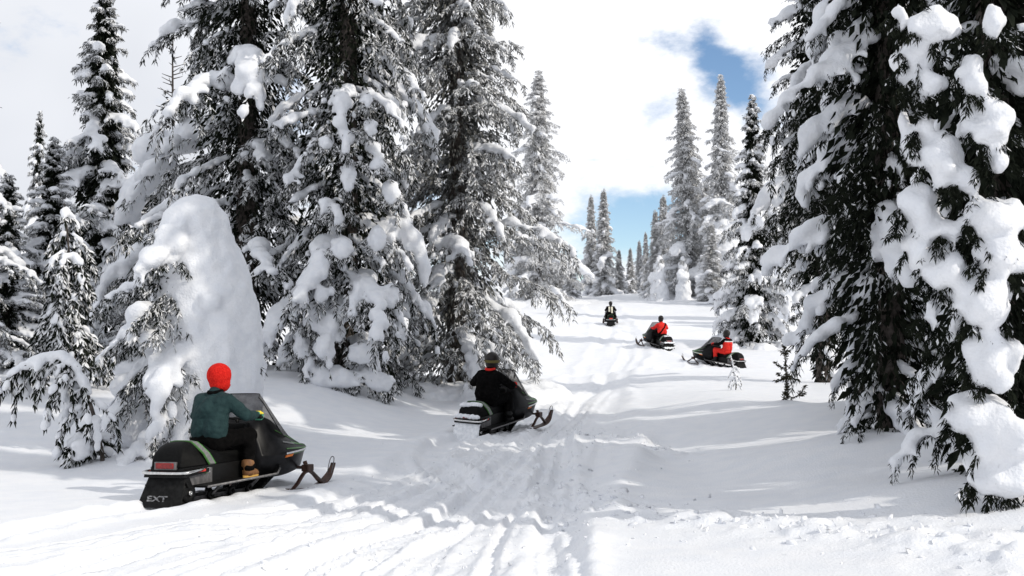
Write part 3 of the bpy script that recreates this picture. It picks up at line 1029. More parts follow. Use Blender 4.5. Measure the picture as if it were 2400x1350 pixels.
    tp = [(0, 0, -.1), (.03, 0, .25), (-.03, 0, .5), (-.07, 0, .72), (-.13, 0, .92)]
    for k in range(1, 4):
        lines.append((np.array(tp[k]), np.array(tp[k + 1])))
        for q in (0, .35, .7): blobs.append((np.array(tp[k]) * (1 - q) + np.array(tp[k + 1]) * q, np.array(tp[k + 1]) - np.array(tp[k]), .028))
    for (zz, az, L) in ((.55, -1.5, .28), (.4, 1.4, .3), (.32, -1.3, .3), (.3, .3, .3), (.22, 1.7, .26), (.6, 1.5, .14), (.35, 3.0, .25), (.2, -1.8, .2)):
        pts = droop_branch(rng, (0, 0, zz), az, L, -35, -75)
        for a0, b0 in zip(pts[:-1], pts[1:]):
            lines.append((a0, b0)); blobs.append(((a0 + b0) / 2, b0 - a0, .026 + .012 * rng.random()))
    g = lines_tree(14, lines, .06, 70, .7, [tube_np(tp, [.014, .012, .01, .008, .004], 6)], blobs, .014, leaf=M['needles_young'], hang=.5, snow_noise=.008)
    place_tree(tree_meshes(g, 'yw'), 'young_fir', 'tiny frosted sapling in front of the red and black rider', *SPOT['young_white'])

    # -- distant trees on the crest
    g = gen_tree(41, 20.0, 3.5, nb=140, shape=.85, slope0=-8, slope1=-45, load=.55, blob=.62, frost=1.4, voxel=.145, twig=1.15, dens=20, snow_noise=.06)
    g['leafmat'] = M['rime_needles']
    Cm = tree_meshes(g, 'C')
    place_tree(Cm, 'frosted_fir', 'tall frosted fir standing alone on the crest left of the trail', *SPOT['C'], sx=1.3)
    g = gen_tree(42, 10.0, 1.35, nb=100, shape=.95, slope0=-20, slope1=-55, load=.62, blob=.8, frost=1.4, voxel=.11, twig=.85, dens=24, snow_noise=.05)
    g['leafmat'] = M['rime_needles']
    Sp = tree_meshes(g, 'sp')
    g = gen_tree(43, 18.5, 3.3, nb=130, shape=.95, slope0=-12, slope1=-52, load=.55, blob=.62, frost=1.4, voxel=.145, twig=1.1, dens=20, snow_noise=.06, lean=(-.5, 0))
    g['leafmat'] = M['rime_needles']
    Br = tree_meshes(g, 'br')
    eb = [((0, 0, 3.2 * k / 5 + .1), (1, 0, 0), .9 - .11 * k + .1 * math.sin(k * 2.3), 1, 1, 1.1) for k in range(6)]
    g = gen_tree(44, 3.6, .9, nb=30, shape=.5, slope0=-25, slope1=-65, load=.9, blob=1.3, frost=.6, voxel=.09, twig=1.6, dens=20, snow_noise=.06, extra_blobs=eb)
    g['leafmat'] = M['rime_needles']
    Gh = tree_meshes(g, 'gh')
    eb = [((.1 * math.sin(k), -.3, 7.5 * k / 9 + .2), (1, 0, 0), 1.75 - .12 * k + .12 * math.sin(k * 2.1), 1, 1, 1.0) for k in range(10)]
    g = gen_tree(45, 19.3, 2.5, nb=140, shape=.95, slope0=-14, slope1=-55, load=.62, blob=.72, frost=1.4, voxel=.145, twig=1.1, dens=20, snow_noise=.08, extra_blobs=eb)
    g['leafmat'] = M['rime_needles']
    Gt = tree_meshes(g, 'gt')

    def far(me, name, label, px, top, Y, H, rz, sx=1.0, group='firs along the crest'):
        widen = 1.5 if me is Sp else (1.4 if me in (Br, Gt) else 1.0)
        x = px_x(px, Y)
        want = CAM_Z + (HORIZON - top) / F_PX * Y
        z0 = gz(x, Y)
        s = (want - z0) / H
        place_tree(me, name, label, x, Y, dz=-.1, rz=rz, scale=s, sx=sx * widen, group=group)
    far(Br, 'frosted_fir', 'broad frosted fir with a leaning tip, left of the tallest spire on the right crest', 1618, 200, 100, 18.5, .3)
    far(Gt, 'frosted_fir', 'tall snow-plastered spire with a thick white base on the right crest', 1694, 165, 97, 19.3, 1.2)
    far(Tm, 'snow_laden_fir', 'dark pointed fir peeking out left of the right-hand trees', 1768, 212, 55, 12.4, 2.2, .85, None)
    far(Sp, 'frosted_fir', 'left one of the two thin spires on the crest', 1386, 452, 113, 10.0, .4, .85)
    far(Sp, 'frosted_fir', 'right and taller one of the two thin spires on the crest', 1416, 438, 111, 10.0, 2.0, 1.0)
    for i, (px, top, Y, sx, lab) in enumerate((
            (1451, 582, 114, 1.25, 'short frosted fir right of the two thin spires on the crest'),
            (1478, 578, 116, 1.1, 'second short frosted fir right of the two thin spires'),
            (1499, 560, 121, .9, 'thin far fir tip between the short crest firs and the snowy clump'),
            (1514, 540, 118, .8, 'needle-thin far spire left of the snowy crest clump'),
            (1537, 488, 108, 1.0, 'medium frosted spire left of the broad leaning fir'),
            (1556, 452, 112, 1.0, 'taller spire touching the broad leaning fir on its left'),
            (1655, 420, 106, 1.5, 'frosted fir between the broad leaning fir and the white-based spire'),
            (1340, 590, 104, 1.5, 'short frosted fir at the right foot of the lone crest fir'),
            (1576, 505, 117, .9, 'thin pale spire just behind the broad leaning fir, left side'),
            (1640, 470, 118, 1.2, 'pale spire rising behind the broad leaning fir, right side'),
            (1668, 520, 93, 1.5, 'frosted fir at the left foot of the white-based spire'),
            (1722, 430, 104, 1.4, 'frosted fir right behind the white-based spire'),
            (1748, 520, 90, 1.6, 'frosted fir between the white-based spire and the dark pointed fir'),
            (1300, 540, 108, 1.5, 'pale fir behind the lone crest fir on its right side'),
            (1222, 520, 101, 1.6, 'frosted fir partly hidden left of the lone crest fir'))):
        far(Sp, 'frosted_fir', lab, px, top, Y, 10.0, i * 1.3 + .5, sx)
    far(Gh, 'snow_ghost_tree', 'small snow-buried fir left of the trail riders on the crest', 1546, 598, 97, 3.6, 0.2, .9)
    far(Gh, 'snow_ghost_tree', 'small snow-buried fir in front of the broad leaning fir', 1602, 600, 96, 3.6, 2.2, .8)
    far(Gh, 'snow_ghost_tree', 'snow-buried fir under the dark pointed fir at right', 1800, 590, 74, 3.6, 4.2, 1.0)
    far(Gh, 'snow_ghost_tree', 'snow-buried fir at the left foot of the right-hand trees', 1862, 560, 70, 3.6, 1.2, 1.1)
    far(Br, 'frosted_fir', 'pale fir seen through gaps behind the right-hand trees', 1850, 260, 78, 18.5, 3.3, 1.0)


build_trees()

# ------------------------------------------------------------------ snowmobiles (forward = +Y, ground at z = 0)


def py_mesh(name, verts, faces, mat, smooth=False, bevel=0.0, seg=2):
    me = bpy.data.meshes.new(name)
    me.from_pydata([tuple(map(float, v)) for v in verts], [], [tuple(int(i) for i in f) for f in faces])
    bm = bmesh.new(); bm.from_mesh(me)
    bmesh.ops.recalc_face_normals(bm, faces=bm.faces)
    if bevel > 0:
        es = [e for e in bm.edges if len(e.link_faces) == 2 and e.calc_face_angle(0) > .5]
        bmesh.ops.bevel(bm, geom=es, offset=bevel, segments=seg, profile=.6, affect='EDGES')
    for f in bm.faces: f.smooth = smooth
    bm.to_mesh(me); bm.free()
    if mat is not None: me.materials.append(mat)
    return me


def box_mesh(name, x0, x1, y0, y1, z0, z1, mat, bevel=.006):
    v = [(x0, y0, z0), (x1, y0, z0), (x1, y1, z0), (x0, y1, z0), (x0, y0, z1), (x1, y0, z1), (x1, y1, z1), (x0, y1, z1)]
    f = [(0, 1, 2, 3), (4, 5, 6, 7), (0, 1, 5, 4), (1, 2, 6, 5), (2, 3, 7, 6), (3, 0, 4, 7)]
    return py_mesh(name, v, f, mat, False, bevel)


def prism_mesh(name, prof, hw, mat, bevel=0.0, smooth=False, x0=None):
    """profile of (y,z) points, extruded to +-hw (number or list)"""
    n = len(prof)
    h = hw if isinstance(hw, (list, tuple)) else [hw] * n
    v = [(-h[i] if x0 is None else x0, p[0], p[1]) for i, p in enumerate(prof)] + [(h[i], p[0], p[1]) for i, p in enumerate(prof)]
    f = [tuple(range(n)), tuple(range(2 * n - 1, n - 1, -1))]
    for i in range(n):
        j = (i + 1) % n
        f.append((i, j, n + j, n + i))
    return py_mesh(name, v, f, mat, smooth, bevel)


def tube_mesh(name, pts, r, mat, n=8):
    P = np.array(pts, float)
    if len(P) == 2: P = np.array([P[0], (P[0] + P[1]) / 2, P[1]])
    R = np.full(len(P), r) if np.isscalar(r) else np.array(r, float)
    V, F = tube_np(P, R, n)
    f = [tuple(q) for q in F] + [tuple(range(n)), tuple(range(len(V) - n, len(V)))]
    return py_mesh(name, V, f, mat, True)


def smooth_path(pts, k=6):
    P = np.array(pts, float)
    out = []
    Q = np.vstack([2 * P[0] - P[1], P, 2 * P[-1] - P[-2]])
    for i in range(1, len(Q) - 2):
        for t in np.linspace(0, 1, k, endpoint=False):
            a, b, c, d = Q[i - 1], Q[i], Q[i + 1], Q[i + 2]
            out.append(.5 * (2 * b + (c - a) * t + (2 * a - 5 * b + 4 * c - d) * t * t + (3 * b - a - 3 * c + d) * t ** 3))
    out.append(P[-1])
    return np.array(out)


HOOD = np.array([  # y, belly z, belly hw, belt z, belt hw, top z, top hw
    (.16, .24, .30, .46, .36, .80, .20), (.30, .20, .33, .46, .41, .90, .24), (.48, .19, .35, .465, .445, .91, .25), (.70, .19, .36, .475, .45, .80, .24),
    (.92, .21, .35, .485, .43, .70, .22), (1.10, .25, .31, .495, .385, .62, .20), (1.25, .31, .24, .505, .30, .565, .16), (1.33, .38, .15, .51, .20, .54, .10), (1.355, .45, .06, .51, .08, .52, .04)])


def hood_section(s):
    i = min(max(s, 0), len(HOOD) - 1.001); k = int(i); f = i - k
    Q = np.vstack([HOOD[0] * 2 - HOOD[1], HOOD, HOOD[-1] * 2 - HOOD[-2]])
    a, b, c, d = Q[k], Q[k + 1], Q[k + 2], Q[k + 3]
    return .5 * (2 * b + (c - a) * f + (2 * a - 5 * b + 4 * c - d) * f * f + (3 * b - a - 3 * c + d) * f ** 3)


def hood_ring(s):
    y, zb, hb, ze, he, zt, ht = hood_section(s)
    hgt = zt - ze
    half = [(hb * .8, zb), (hb, zb + .03), (he - .02, ze - .035), (he, ze - .012), (he, ze + .012), (he - .015, ze + .03),
            (ht + .62 * (he - ht), ze + .42 * hgt), (ht + .22 * (he - ht), ze + .78 * hgt), (ht, ze + .95 * hgt), (ht * .75, zt), (ht * .35, zt + .012)]
    R = [(x, y, z) for x, z in half]
    Lh = [(-x, y, z) for x, z in half[::-1]]
    return np.array(R + [(0, y, zt + .016)] + Lh)


def hood_strip(name, s0, s1, h, w, mat, side, off=.005, taper=True, n=14):
    """a stripe laid on the hood at height fraction h above the belt (or below it when negative)"""
    top, bot = [], []
    for s in np.linspace(s0, s1, n):
        r = hood_ring(s)[:11]
        y, zb, hb, ze, he, zt, ht = hood_section(s)
        z = ze + h * (zt - ze) if h > 0 else ze + h
        for dz, lst in ((w / 2, top), (-w / 2, bot)):
            x = np.interp(z + dz, r[:, 2], r[:, 0])
            lst.append((side * (x + off), y + (.004 if s > 6 else 0), z + dz))
    v = top + bot + [(p[0] - side * .012, p[1], p[2]) for p in top + bot]
    m = len(top)
    f = [(i, i + 1, m + i + 1, m + i) for i in range(m - 1)]
    f += [(2 * m + i, 3 * m + i, 3 * m + i + 1, 2 * m + i + 1) for i in range(m - 1)]
    f += [(i, 2 * m + i, 2 * m + i + 1, i + 1) for i in range(m - 1)] + [(m + i, m + i + 1, 3 * m + i + 1, 3 * m + i) for i in range(m - 1)]
    f += [(0, m, 3 * m, 2 * m), (m - 1, 3 * m - 1, 4 * m - 1, 2 * m - 1)]
    return py_mesh(name, v, f, mat)


def text_mesh(name, body, size, mat, shear=.0, depth=.002):
    cu = bpy.data.curves.new('t', 'FONT')
    cu.body = body; cu.size = size; cu.extrude = depth; cu.shear = shear; cu.align_x = 'CENTER'; cu.offset = .002
    cu.resolution_u = 2
    ob = bpy.data.objects.new('t', cu); COL.objects.link(ob)
    dg = bpy.context.evaluated_depsgraph_get()
    me = bpy.data.meshes.new_from_object(ob.evaluated_get(dg))
    bpy.data.objects.remove(ob); bpy.data.curves.remove(cu)
    me.name = name; me.materials.clear(); me.materials.append(mat)
    return me


def make_sled_meshes():
    S = {}
    # -- endless track with lugs as one toothed belt
    path = []
    def arc(cy, cz, r, a0, a1, n):
        for a in np.linspace(math.radians(a0), math.radians(a1), n):
            path.append((cy + r * math.cos(a), cz + r * math.sin(a)))
    arc(-.98, .15, .145, 90, 270, 12)
    path.append((.30, .005))
    arc(.62, .27, .10, -70, 90, 8)
    P = np.array(path + [path[0]])
    seg = np.linalg.norm(np.diff(P, axis=0), axis=1); cum = np.concatenate([[0], np.cumsum(seg)])
    n_l = 64
    prof_o, prof_i = [], []
    for k in range(n_l * 4):
        d = (k / (n_l * 4)) * cum[-1]
        p = np.array([np.interp(d, cum, P[:, 0]), np.interp(d, cum, P[:, 1])])
        q = np.array([np.interp((d + .01) % cum[-1], cum, P[:, 0]), np.interp((d + .01) % cum[-1], cum, P[:, 1])])
        t = q - p; t /= np.linalg.norm(t) + 1e-9
        nrm_ = np.array([t[1], -t[0]])
        h = .022 if k % 4 in (1, 2) else 0.0
        prof_o.append(p - nrm_ * (-h) * 1.0 if False else p + nrm_ * h * (-1))
        prof_i.append(p + nrm_ * .02)
    # orientation: outward is away from the belt centre
    cen = np.mean(P, axis=0)
    n = len(prof_o); v = []
    for x in (-.19, .19):
        v += [(x, *p) for p in prof_o] + [(x, *p) for p in prof_i]
    f = []
    for i in range(n):
        j = (i + 1) % n
        f += [(i, j, 2 * n + j, 2 * n + i), (n + i, 3 * n + i, 3 * n + j, n + j), (i, n + i, n + j, j), (2 * n + i, 2 * n + j, 3 * n + j, 3 * n + i)]
    S['track'] = py_mesh('track', v, f, M['rubber'])

    def wheel(r, w, mat):
        prof = [(-w / 2, r * .25), (-w / 2, r * .9), (-w / 2 + .006, r), (w / 2 - .006, r), (w / 2, r * .9), (w / 2, r * .25)]
        m = 18; V = []; Fq = []
        for i in range(m):
            a = 2 * math.pi * i / m
            V += [(x, rr * math.cos(a), rr * math.sin(a)) for x, rr in prof]
        k = len(prof)
        for i in range(m):
            for j in range(k):
                Fq.append((i * k + j, i * k + (j + 1) % k, ((i + 1) % m) * k + (j + 1) % k, ((i + 1) % m) * k + j))
        return py_mesh('wheel', V, Fq, mat, True)
    S['idler_wheel'] = wheel(.115, .05, M['black_plastic'])
    S['bogie_wheel'] = wheel(.06, .03, M['black_plastic'])
    S['hub'] = wheel(.03, .07, M['chrome'])
    S['slide_rail'] = prism_mesh('slide_rail', [(-.95, .05), (.25, .05), (.48, .17), (.46, .20), (.22, .09), (-.95, .09)], .012, M['alloy'])
    S['suspension_arm'] = tube_mesh('suspension_arm', [(0, -.55, .09), (0, -.15, .34)], .016, M['alloy'])
    # -- tunnel, boards
    S['tunnel'] = prism_mesh('tunnel', [(-1.12, .34), (-1.02, .205), (.35, .205), (.35, .43), (-1.12, .43)], .215, M['black_plastic'], .008)
    S['side_panel'] = prism_mesh('side_panel', [(-1.02, .345), (-.96, .235), (-.60, .235), (-.60, .40), (-1.02, .40)], .2185, M['alloy'], .003)
    S['running_board'] = prism_mesh('running_board', [(-.92, .205), (.45, .225), (.50, .33), (.47, .33), (.42, .245), (-.92, .228)], .20, M['black_plastic'], 0, x0=.0)
    S['board_edge'] = tube_mesh('board_edge', [(0, -.95, .222), (0, .42, .24), (0, .48, .30)], .013, M['alloy'])
    # snow flap
    S['snow_flap'] = prism_mesh('snow_flap', [(-1.10, .37), (-1.26, .02), (-1.245, .015), (-1.075, .37)], [.235, .285, .285, .235], M['rubber'], .003)
    # -- seat
    sp = smooth_path([(.40, .60), (.10, .575), (-.25, .57), (-.50, .585), (-.62, .64), (-.74, .685), (-.90, .695), (-1.02, .665), (-1.10, .58), (-1.13, .44)], 4)
    prof = [(p[0], p[1]) for p in sp] + [(-1.12, .432), (.40, .432)]
    hws = [.175 + .02 * sstep(-.4, -.8, p[0]) - .05 * max(0, (p[1] - .60)) / .1 * .8 for p in prof]
    nn = len(prof)
    v = []
    for fx, fz in ((-1, 0), (-.86, .028), (-.45, .04), (0, .043), (.45, .04), (.86, .028), (1, 0)):
        for (y, z), h in zip(prof, hws):
            top = 1 if z > .44 else 0
            v.append((fx * h * (1 if z > .44 else 1.08), y, z - .03 * top + fz * top))
    f = []
    for c in range(6):
        for i in range(nn - 1):
            f.append((c * nn + i, c * nn + i + 1, (c + 1) * nn + i + 1, (c + 1) * nn + i))
        f.append((c * nn + nn - 1, c * nn, (c + 1) * nn, (c + 1) * nn + nn - 1))
    f += [tuple(range(nn)), tuple(range(6 * nn, 7 * nn))]
    S['seat'] = py_mesh('seat', v, f, M['vinyl'], True)
    # stripe over the seat hump
    def band(name, y0, y1, off, mat, hwx=1.0):
        ring = []
        for fy in (y0, y1):
            z = float(np.interp(-fy, [-p[0] for p in sp], [p[1] for p in sp]))
            h = (.175 + .02 * float(sstep(-.4, -.8, fy)) - .04 * max(0, z - .60) / .1) + off
            dy = -.10
            r = []
            for fx, zz in ((.225 / h, .445), (.219 / h, (z + .445) / 2), (1.03, z - .03), (.86, z + off), (.45, z + .012 + off), (0, z + .014 + off)):
                r.append((fx * h, fy + .22 * (1 - (zz - .44) / (z - .44 + 1e-6)), zz))
            r = r + [(-x, yy, zz) for x, yy, zz in r[-2::-1]]
            ring.append(r)
        m = len(ring[0])
        inner = [[(x * .96, yy, zz - .012) for x, yy, zz in r] for r in ring]
        V = ring[0] + ring[1] + inner[0] + inner[1]
        Fq = []
        for i in range(m - 1):
            Fq += [(i, i + 1, m + i + 1, m + i), (2 * m + i, 3 * m + i, 3 * m + i + 1, 2 * m + i + 1), (i, 2 * m + i, 2 * m + i + 1, i + 1), (m + i, m + i + 1, 3 * m + i + 1, 3 * m + i)]
        Fq += [(0, m, 3 * m, 2 * m), (m - 1, 3 * m - 1, 4 * m - 1, 2 * m - 1)]
        return py_mesh(name, V, Fq, mat, False)
    S['seat_stripe'] = band('seat_stripe', -.86, -.77, .007, M['silver_tape'])
    S['stripe_edge'] = band('stripe_edge', -.77, -.755, .008, M['green'])
    S['stripe_edge_rear'] = band('stripe_edge', -.875, -.86, .008, M['green_dim'])
    # -- rear bumper, lamps
    bp = smooth_path([(-.25, -.78, .40), (-.30, -.98, .395), (-.29, -1.14, .385), (-.20, -1.185, .38), (0, -1.195, .38), (.20, -1.185, .38), (.29, -1.14, .385), (.30, -.98, .395), (.25, -.78, .40)], 5)
    S['rear_bumper'] = tube_mesh('rear_bumper', bp, .017, M['chrome'])
    S['bumper_pad'] = prism_mesh('bumper_pad', [(-1.17, .33), (-1.155, .375), (-1.02, .40), (-.72, .405), (-.72, .36), (-1.02, .34)], .268, M['black_plastic'], .006)
    S['tail_light'] = box_mesh('tail_light', -.115, .115, -1.165, -1.10, .425, .487, M['red_lens'], .008)
    S['light_frame'] = box_mesh('light_frame', -.142, .142, -1.152, -1.09, .412, .498, M['alloy'], .008)
    S['side_reflector'] = box_mesh('side_reflector', .268, .280, -1.03, -.80, .375, .402, M['red_reflector'], .003)
    S['side_badge'] = box_mesh('side_badge', .2152, .224, -.80, -.70, .345, .395, M['green'], .002)
    S['badge_tip'] = box_mesh('badge_tip', .2152, .2235, -.695, -.64, .348, .405, M['white_print'], .002)
    # -- hood
    ss = np.linspace(0, len(HOOD) - 1.001, 33)
    rings = [hood_ring(s) for s in ss]
    m = len(rings[0]); v = [tuple(p) for r in rings for p in r]
    f = []
    for i in range(len(rings) - 1):
        for j in range(m):
            f.append((i * m + j, i * m + (j + 1) % m, (i + 1) * m + (j + 1) % m, (i + 1) * m + j))
    f += [tuple(range(m)), tuple(range((len(rings) - 1) * m, len(rings) * m))]
    S['hood'] = py_mesh('hood', v, f, M['hood_grey'], True)
    for sd, nm in ((1, 'r'), (-1, 'l')):
        S['trim_' + nm] = hood_strip('nose_trim', 2.4, 7.6, -.001, .022, M['chrome'], sd, .007)
        S['under_' + nm] = hood_strip('trim_pinstripe', 2.9, 7.0, -.024, .014, M['green_dim'], sd, .0055)  # thin dark green stripe just below the nose trim
        S['g1_' + nm] = hood_strip('hood_stripe', 2.2, 5.4, .66, .014, M['green'], sd, .0045)
        S['g2_' + nm] = hood_strip('hood_stripe', 3.4, 6.6, .40, .016, M['green'], sd, .0045)
        S['g2s_' + nm] = hood_strip('hood_stripe', 2.5, 3.7, .36, .020, M['silver_tape'], sd, .0055)
        S['g3_' + nm] = hood_strip('hood_stripe', 2.6, 6.2, .14, .014, M['green_dim'], sd, .0045)
        S['orange_' + nm] = hood_strip('front_reflector', 2.45, 3.15, -.036, .030, M['orange'], sd, .010)
    # louvres in the hood side (dark recess)
    # -- windshield
    base = []
    V = []; nu, nv_ = 15, 9
    for j in range(nv_):
        t = j / (nv_ - 1)
        tw = t ** .9
        yc = 1.00 - .62 * t; zc = .665 + .565 * t - .03 * t * t
        hw = .385 - .085 * tw
        sweep = .40 * (1 - .55 * t)
        zs = (.60 + .10 * (1 - t)) * (1 - t) + (1.205 - .04) * t
        for i in range(nu):
            u = -1 + 2 * i / (nu - 1)
            au = abs(u) ** 1.9
            rnd = .045 * t ** 6 * abs(u) ** 6
            V.append((hw * math.sin(u * 1.45) / math.sin(1.45), yc - sweep * au, zc + (zs - zc) * au * .55 * (1 - t) - rnd))
    fcs = [(j * nu + i, j * nu + i + 1, (j + 1) * nu + i + 1, (j + 1) * nu + i) for j in range(nv_ - 1) for i in range(nu - 1)]
    me = py_mesh('windshield', V, fcs, M['windshield'], True)
    S['windshield'] = me
    edge = [V[j * nu] for j in range(nv_)] + [V[(nv_ - 1) * nu + i] for i in range(1, nu)] + [V[j * nu + nu - 1] for j in range(nv_ - 2, -1, -1)]
    S['windshield_edge'] = tube_mesh('windshield_edge', edge, .006, M['black_plastic'], 5)
    # -- dash, handlebar
    S['dash'] = box_mesh('dash', -.17, .17, .10, .28, .72, .86, M['black_plastic'], .03)
    S['steering_post'] = tube_mesh('steering_post', [(0, .34, .60), (0, .18, .90)], .022, M['black_plastic'])
    S['handlebar'] = tube_mesh('handlebar', smooth_path([(-.40, .12, .925), (-.24, .155, .935), (-.10, .19, .91), (.10, .19, .91), (.24, .155, .935), (.40, .12, .925)], 4), .014, M['black_plastic'])
    S['grip'] = tube_mesh('grip', [(.26, .15, .934), (.40, .12, .925)], .019, M['rubber'])
    # -- skis
    sk = smooth_path([(.58, .030), (.66, .012), (.95, .008), (1.20, .010), (1.38, .035), (1.52, .105), (1.62, .20), (1.655, .255)], 4)
    ws = [.045 + .02 * float(sstep(.58, .75, p[0])) - .03 * float(sstep(1.45, 1.655, p[0])) for p in sk]
    n = len(sk); v = []
    for dz in (0, .016):
        for sgn in (-1, 1):
            v += [(sgn * w, p[0] - dz * .6 * max(0, p[0] - 1.3), p[1] + dz) for p, w in zip(sk, ws)]
    f = []
    for i in range(n - 1):
        f += [(i, i + 1, n + i + 1, n + i), (2 * n + i, 3 * n + i, 3 * n + i + 1, 2 * n + i + 1), (i, 2 * n + i, 2 * n + i + 1, i + 1), (n + i, n + i + 1, 3 * n + i + 1, 3 * n + i)]
    f += [(0, n, 3 * n, 2 * n), (n - 1, 3 * n - 1, 4 * n - 1, 2 * n - 1)]
    S['ski'] = py_mesh('ski', v, f, M['ski_steel'])
    S['ski_loop'] = tube_mesh('ski_loop', smooth_path([(-.03, 1.55, .14), (-.032, 1.60, .26), (-.025, 1.63, .33), (0, 1.64, .35), (.025, 1.63, .33), (.032, 1.60, .26), (.03, 1.55, .14)], 4), .006, M['alloy'], 6)
    S['ski_spring'] = prism_mesh('ski_spring', [(p[0], p[1]) for p in smooth_path([(.66, .03), (.78, .10), (.92, .205), (1.03, .225), (1.14, .19), (1.26, .10), (1.36, .045)], 4)] +
                                 [(p[0], p[1]) for p in smooth_path([(1.34, .03), (1.25, .083), (1.13, .17), (1.03, .203), (.93, .183), (.79, .078), (.68, .02)], 4)], .022, M['ski_steel'])
    S['ski_spindle'] = tube_mesh('ski_spindle', [(0, 1.03, .20), (-.03, 1.0, .34)], .026, M['ski_steel'])
    S['ski_shock'] = tube_mesh('ski_shock', [(0, 1.02, .27), (0, 1.32, .085)], .016, M['alloy'])
    S['ski_mount'] = box_mesh('ski_mount', -.05, .05, .95, 1.09, .215, .30, M['ski_steel'], .012)
    return S


SLED = make_sled_meshes()


def make_sled(name, label, x, y, yaw, pitch=None, roll=0.0, dz=0.0, opts=()):
    h = math.radians(yaw)
    fx, fy = math.sin(h), math.cos(h)
    if pitch is None:
        z1 = gz(x + fx * 1.1, y + fy * 1.1); z0 = gz(x - fx * 1.0, y - fy * 1.0)
        pitch = math.degrees(math.atan2(z1 - z0, 2.1))
    z = gz(x, y) + dz
    root = empty(name, (x, y, z), 0, label, 'snowmobile', 'snowmobiles climbing the slope', rot=(math.radians(pitch), math.radians(roll), -h))
    S = SLED

    def P(nm, key, parent=None, loc=(0, 0, 0), mir=False, rot=None):
        me = S[key]
        o = link(nm, me, None, parent or root)
        o.location = loc
        if mir: o.scale = (-1, 1, 1)
        if rot: o.rotation_euler = rot
        return o
    P('track', 'track')
    for sx in (-1, 1):
        w = P('idler_wheel', 'idler_wheel', None, (sx * .17, -.98, .15)); P('wheel_hub', 'hub', w, (sx * .012, 0, 0))
        for yy in (-.55, -.15, .2):
            P('bogie_wheel', 'bogie_wheel', None, (sx * .16, yy, .085))
        P('slide_rail', 'slide_rail', None, (sx * .12, 0, 0))
        P('suspension_arm', 'suspension_arm', None, (sx * .18, 0, 0))
        rb = P('running_board', 'running_board', None, (.214 * sx, 0, 0), sx < 0)
        P('board_edge', 'board_edge', rb, (.20, 0, 0))
        P('side_reflector', 'side_reflector', None, (0, 0, 0), sx < 0)
    tn = P('tunnel', 'tunnel'); P('side_panel', 'side_panel', tn)
    P('side_badge', 'side_badge', tn); P('badge_tip', 'badge_tip', tn)
    fl = P('snow_flap', 'snow_flap')
    se = P('seat', 'seat')
    P('seat_stripe', 'seat_stripe', se)
    P('stripe_edge', 'stripe_edge', se); P('stripe_edge', 'stripe_edge_rear', se)
    P('bumper_pad', 'bumper_pad'); P('rear_bumper', 'rear_bumper')
    lf = P('light_frame', 'light_frame'); P('tail_light', 'tail_light', lf)
    hd = P('hood', 'hood')
    for nm, part in (('trim_', 'nose_trim'), ('under_', 'trim_pinstripe'), ('g1_', 'hood_stripe'), ('g2_', 'hood_stripe'), ('g2s_', 'hood_stripe'), ('g3_', 'hood_stripe'), ('orange_', 'front_reflector')):
        P(part, nm + 'r', hd); P(part, nm + 'l', hd)
    ws = P('windshield', 'windshield'); P('windshield_edge', 'windshield_edge', ws)
    P('dash', 'dash'); P('steering_post', 'steering_post')
    hb = P('handlebar', 'handlebar'); P('grip', 'grip', hb); P('grip', 'grip', hb, mir=True)
    for sx in (-1, 1):
        sk = P('ski', 'ski', None, (sx * .47, 0, 0))
        for q in ('ski_loop', 'ski_spring', 'ski_shock', 'ski_mount'):
            P(q, q, sk)
        sp = P('ski_spindle', 'ski_spindle', None, (sx * .47, 0, 0), sx < 0)
        ax = link('ski_axle', S.setdefault('ski_axle', tube_mesh('ski_axle', [(.0, 1.02, .26), (-.27, .95, .27)], .02, M['ski_steel'])), None, root)
        ax.location = (sx * .47, 0, 0)
        if sx < 0: ax.scale = (-1, 1, 1)
    if 'letters' in opts:
        t = link('lettering', text_mesh('lettering', 'EXT', .095, M['white_print'], .35), None, fl)
        t.scale = (1.55, 1, 1)
        t.location = (-.04, -1.242, .085)
        t.rotation_euler = (math.radians(114.6), 0, 0)
    return root


def snow_lump(name, pts, parent, voxel=.02, seed=1, noise=.012):
    """snow stuck on a machine: pts = (centre, (rx, ry, rz))"""
    C = np.array([p[0] for p in pts], float)
    A = np.array([np.diag(p[1]) for p in pts], float)
    V, F = blob_soup(C, A, 2)
    V, F, N_ = remesh(V, F, voxel, 2)
    V = V + N_ * (fbm(V / .06, seed, 2) * noise)[:, None]
    me = new_mesh(name, V, F, True); me.materials.append(M['snow_dust'])
    return link(name, me, None, parent)

# ------------------------------------------------------------------ riders (same local frame as the snowmobile)


def caps_mesh(caps, voxel, smooth=6):
    C, R = [], []
    for c in caps:
        p0, r0, p1, r1 = np.array(c[0], float), c[1], np.array(c[2], float), c[3]
        d = np.linalg.norm(p1 - p0)
        n = max(2, int(d / (.3 * min(r0, r1))) + 1)
        for t in np.linspace(0, 1, n):
            C.append(p0 + (p1 - p0) * t); R.append(r0 + (r1 - r0) * t)
    C = np.array(C); R = np.array(R)
    A = np.einsum('n,ij->nij', R, np.eye(3))
    V, F = blob_soup(C, A, 2)
    return remesh(V, F, voxel, smooth)


def ell(c, r, voxel=None):
    return (np.array(c, float), np.array(r, float))


def ells_mesh(ells, voxel, smooth=3):
    C = np.array([e[0] for e in ells], float); A = np.array([np.diag(e[1]) for e in ells], float)
    V, F = blob_soup(C, A, 3)
    return remesh(V, F, voxel, smooth)


def add_np(name, V, F, mat, parent):
    me = new_mesh(name, V, F, True)
    me.materials.append(mat)
    return link(name, me, None, parent)


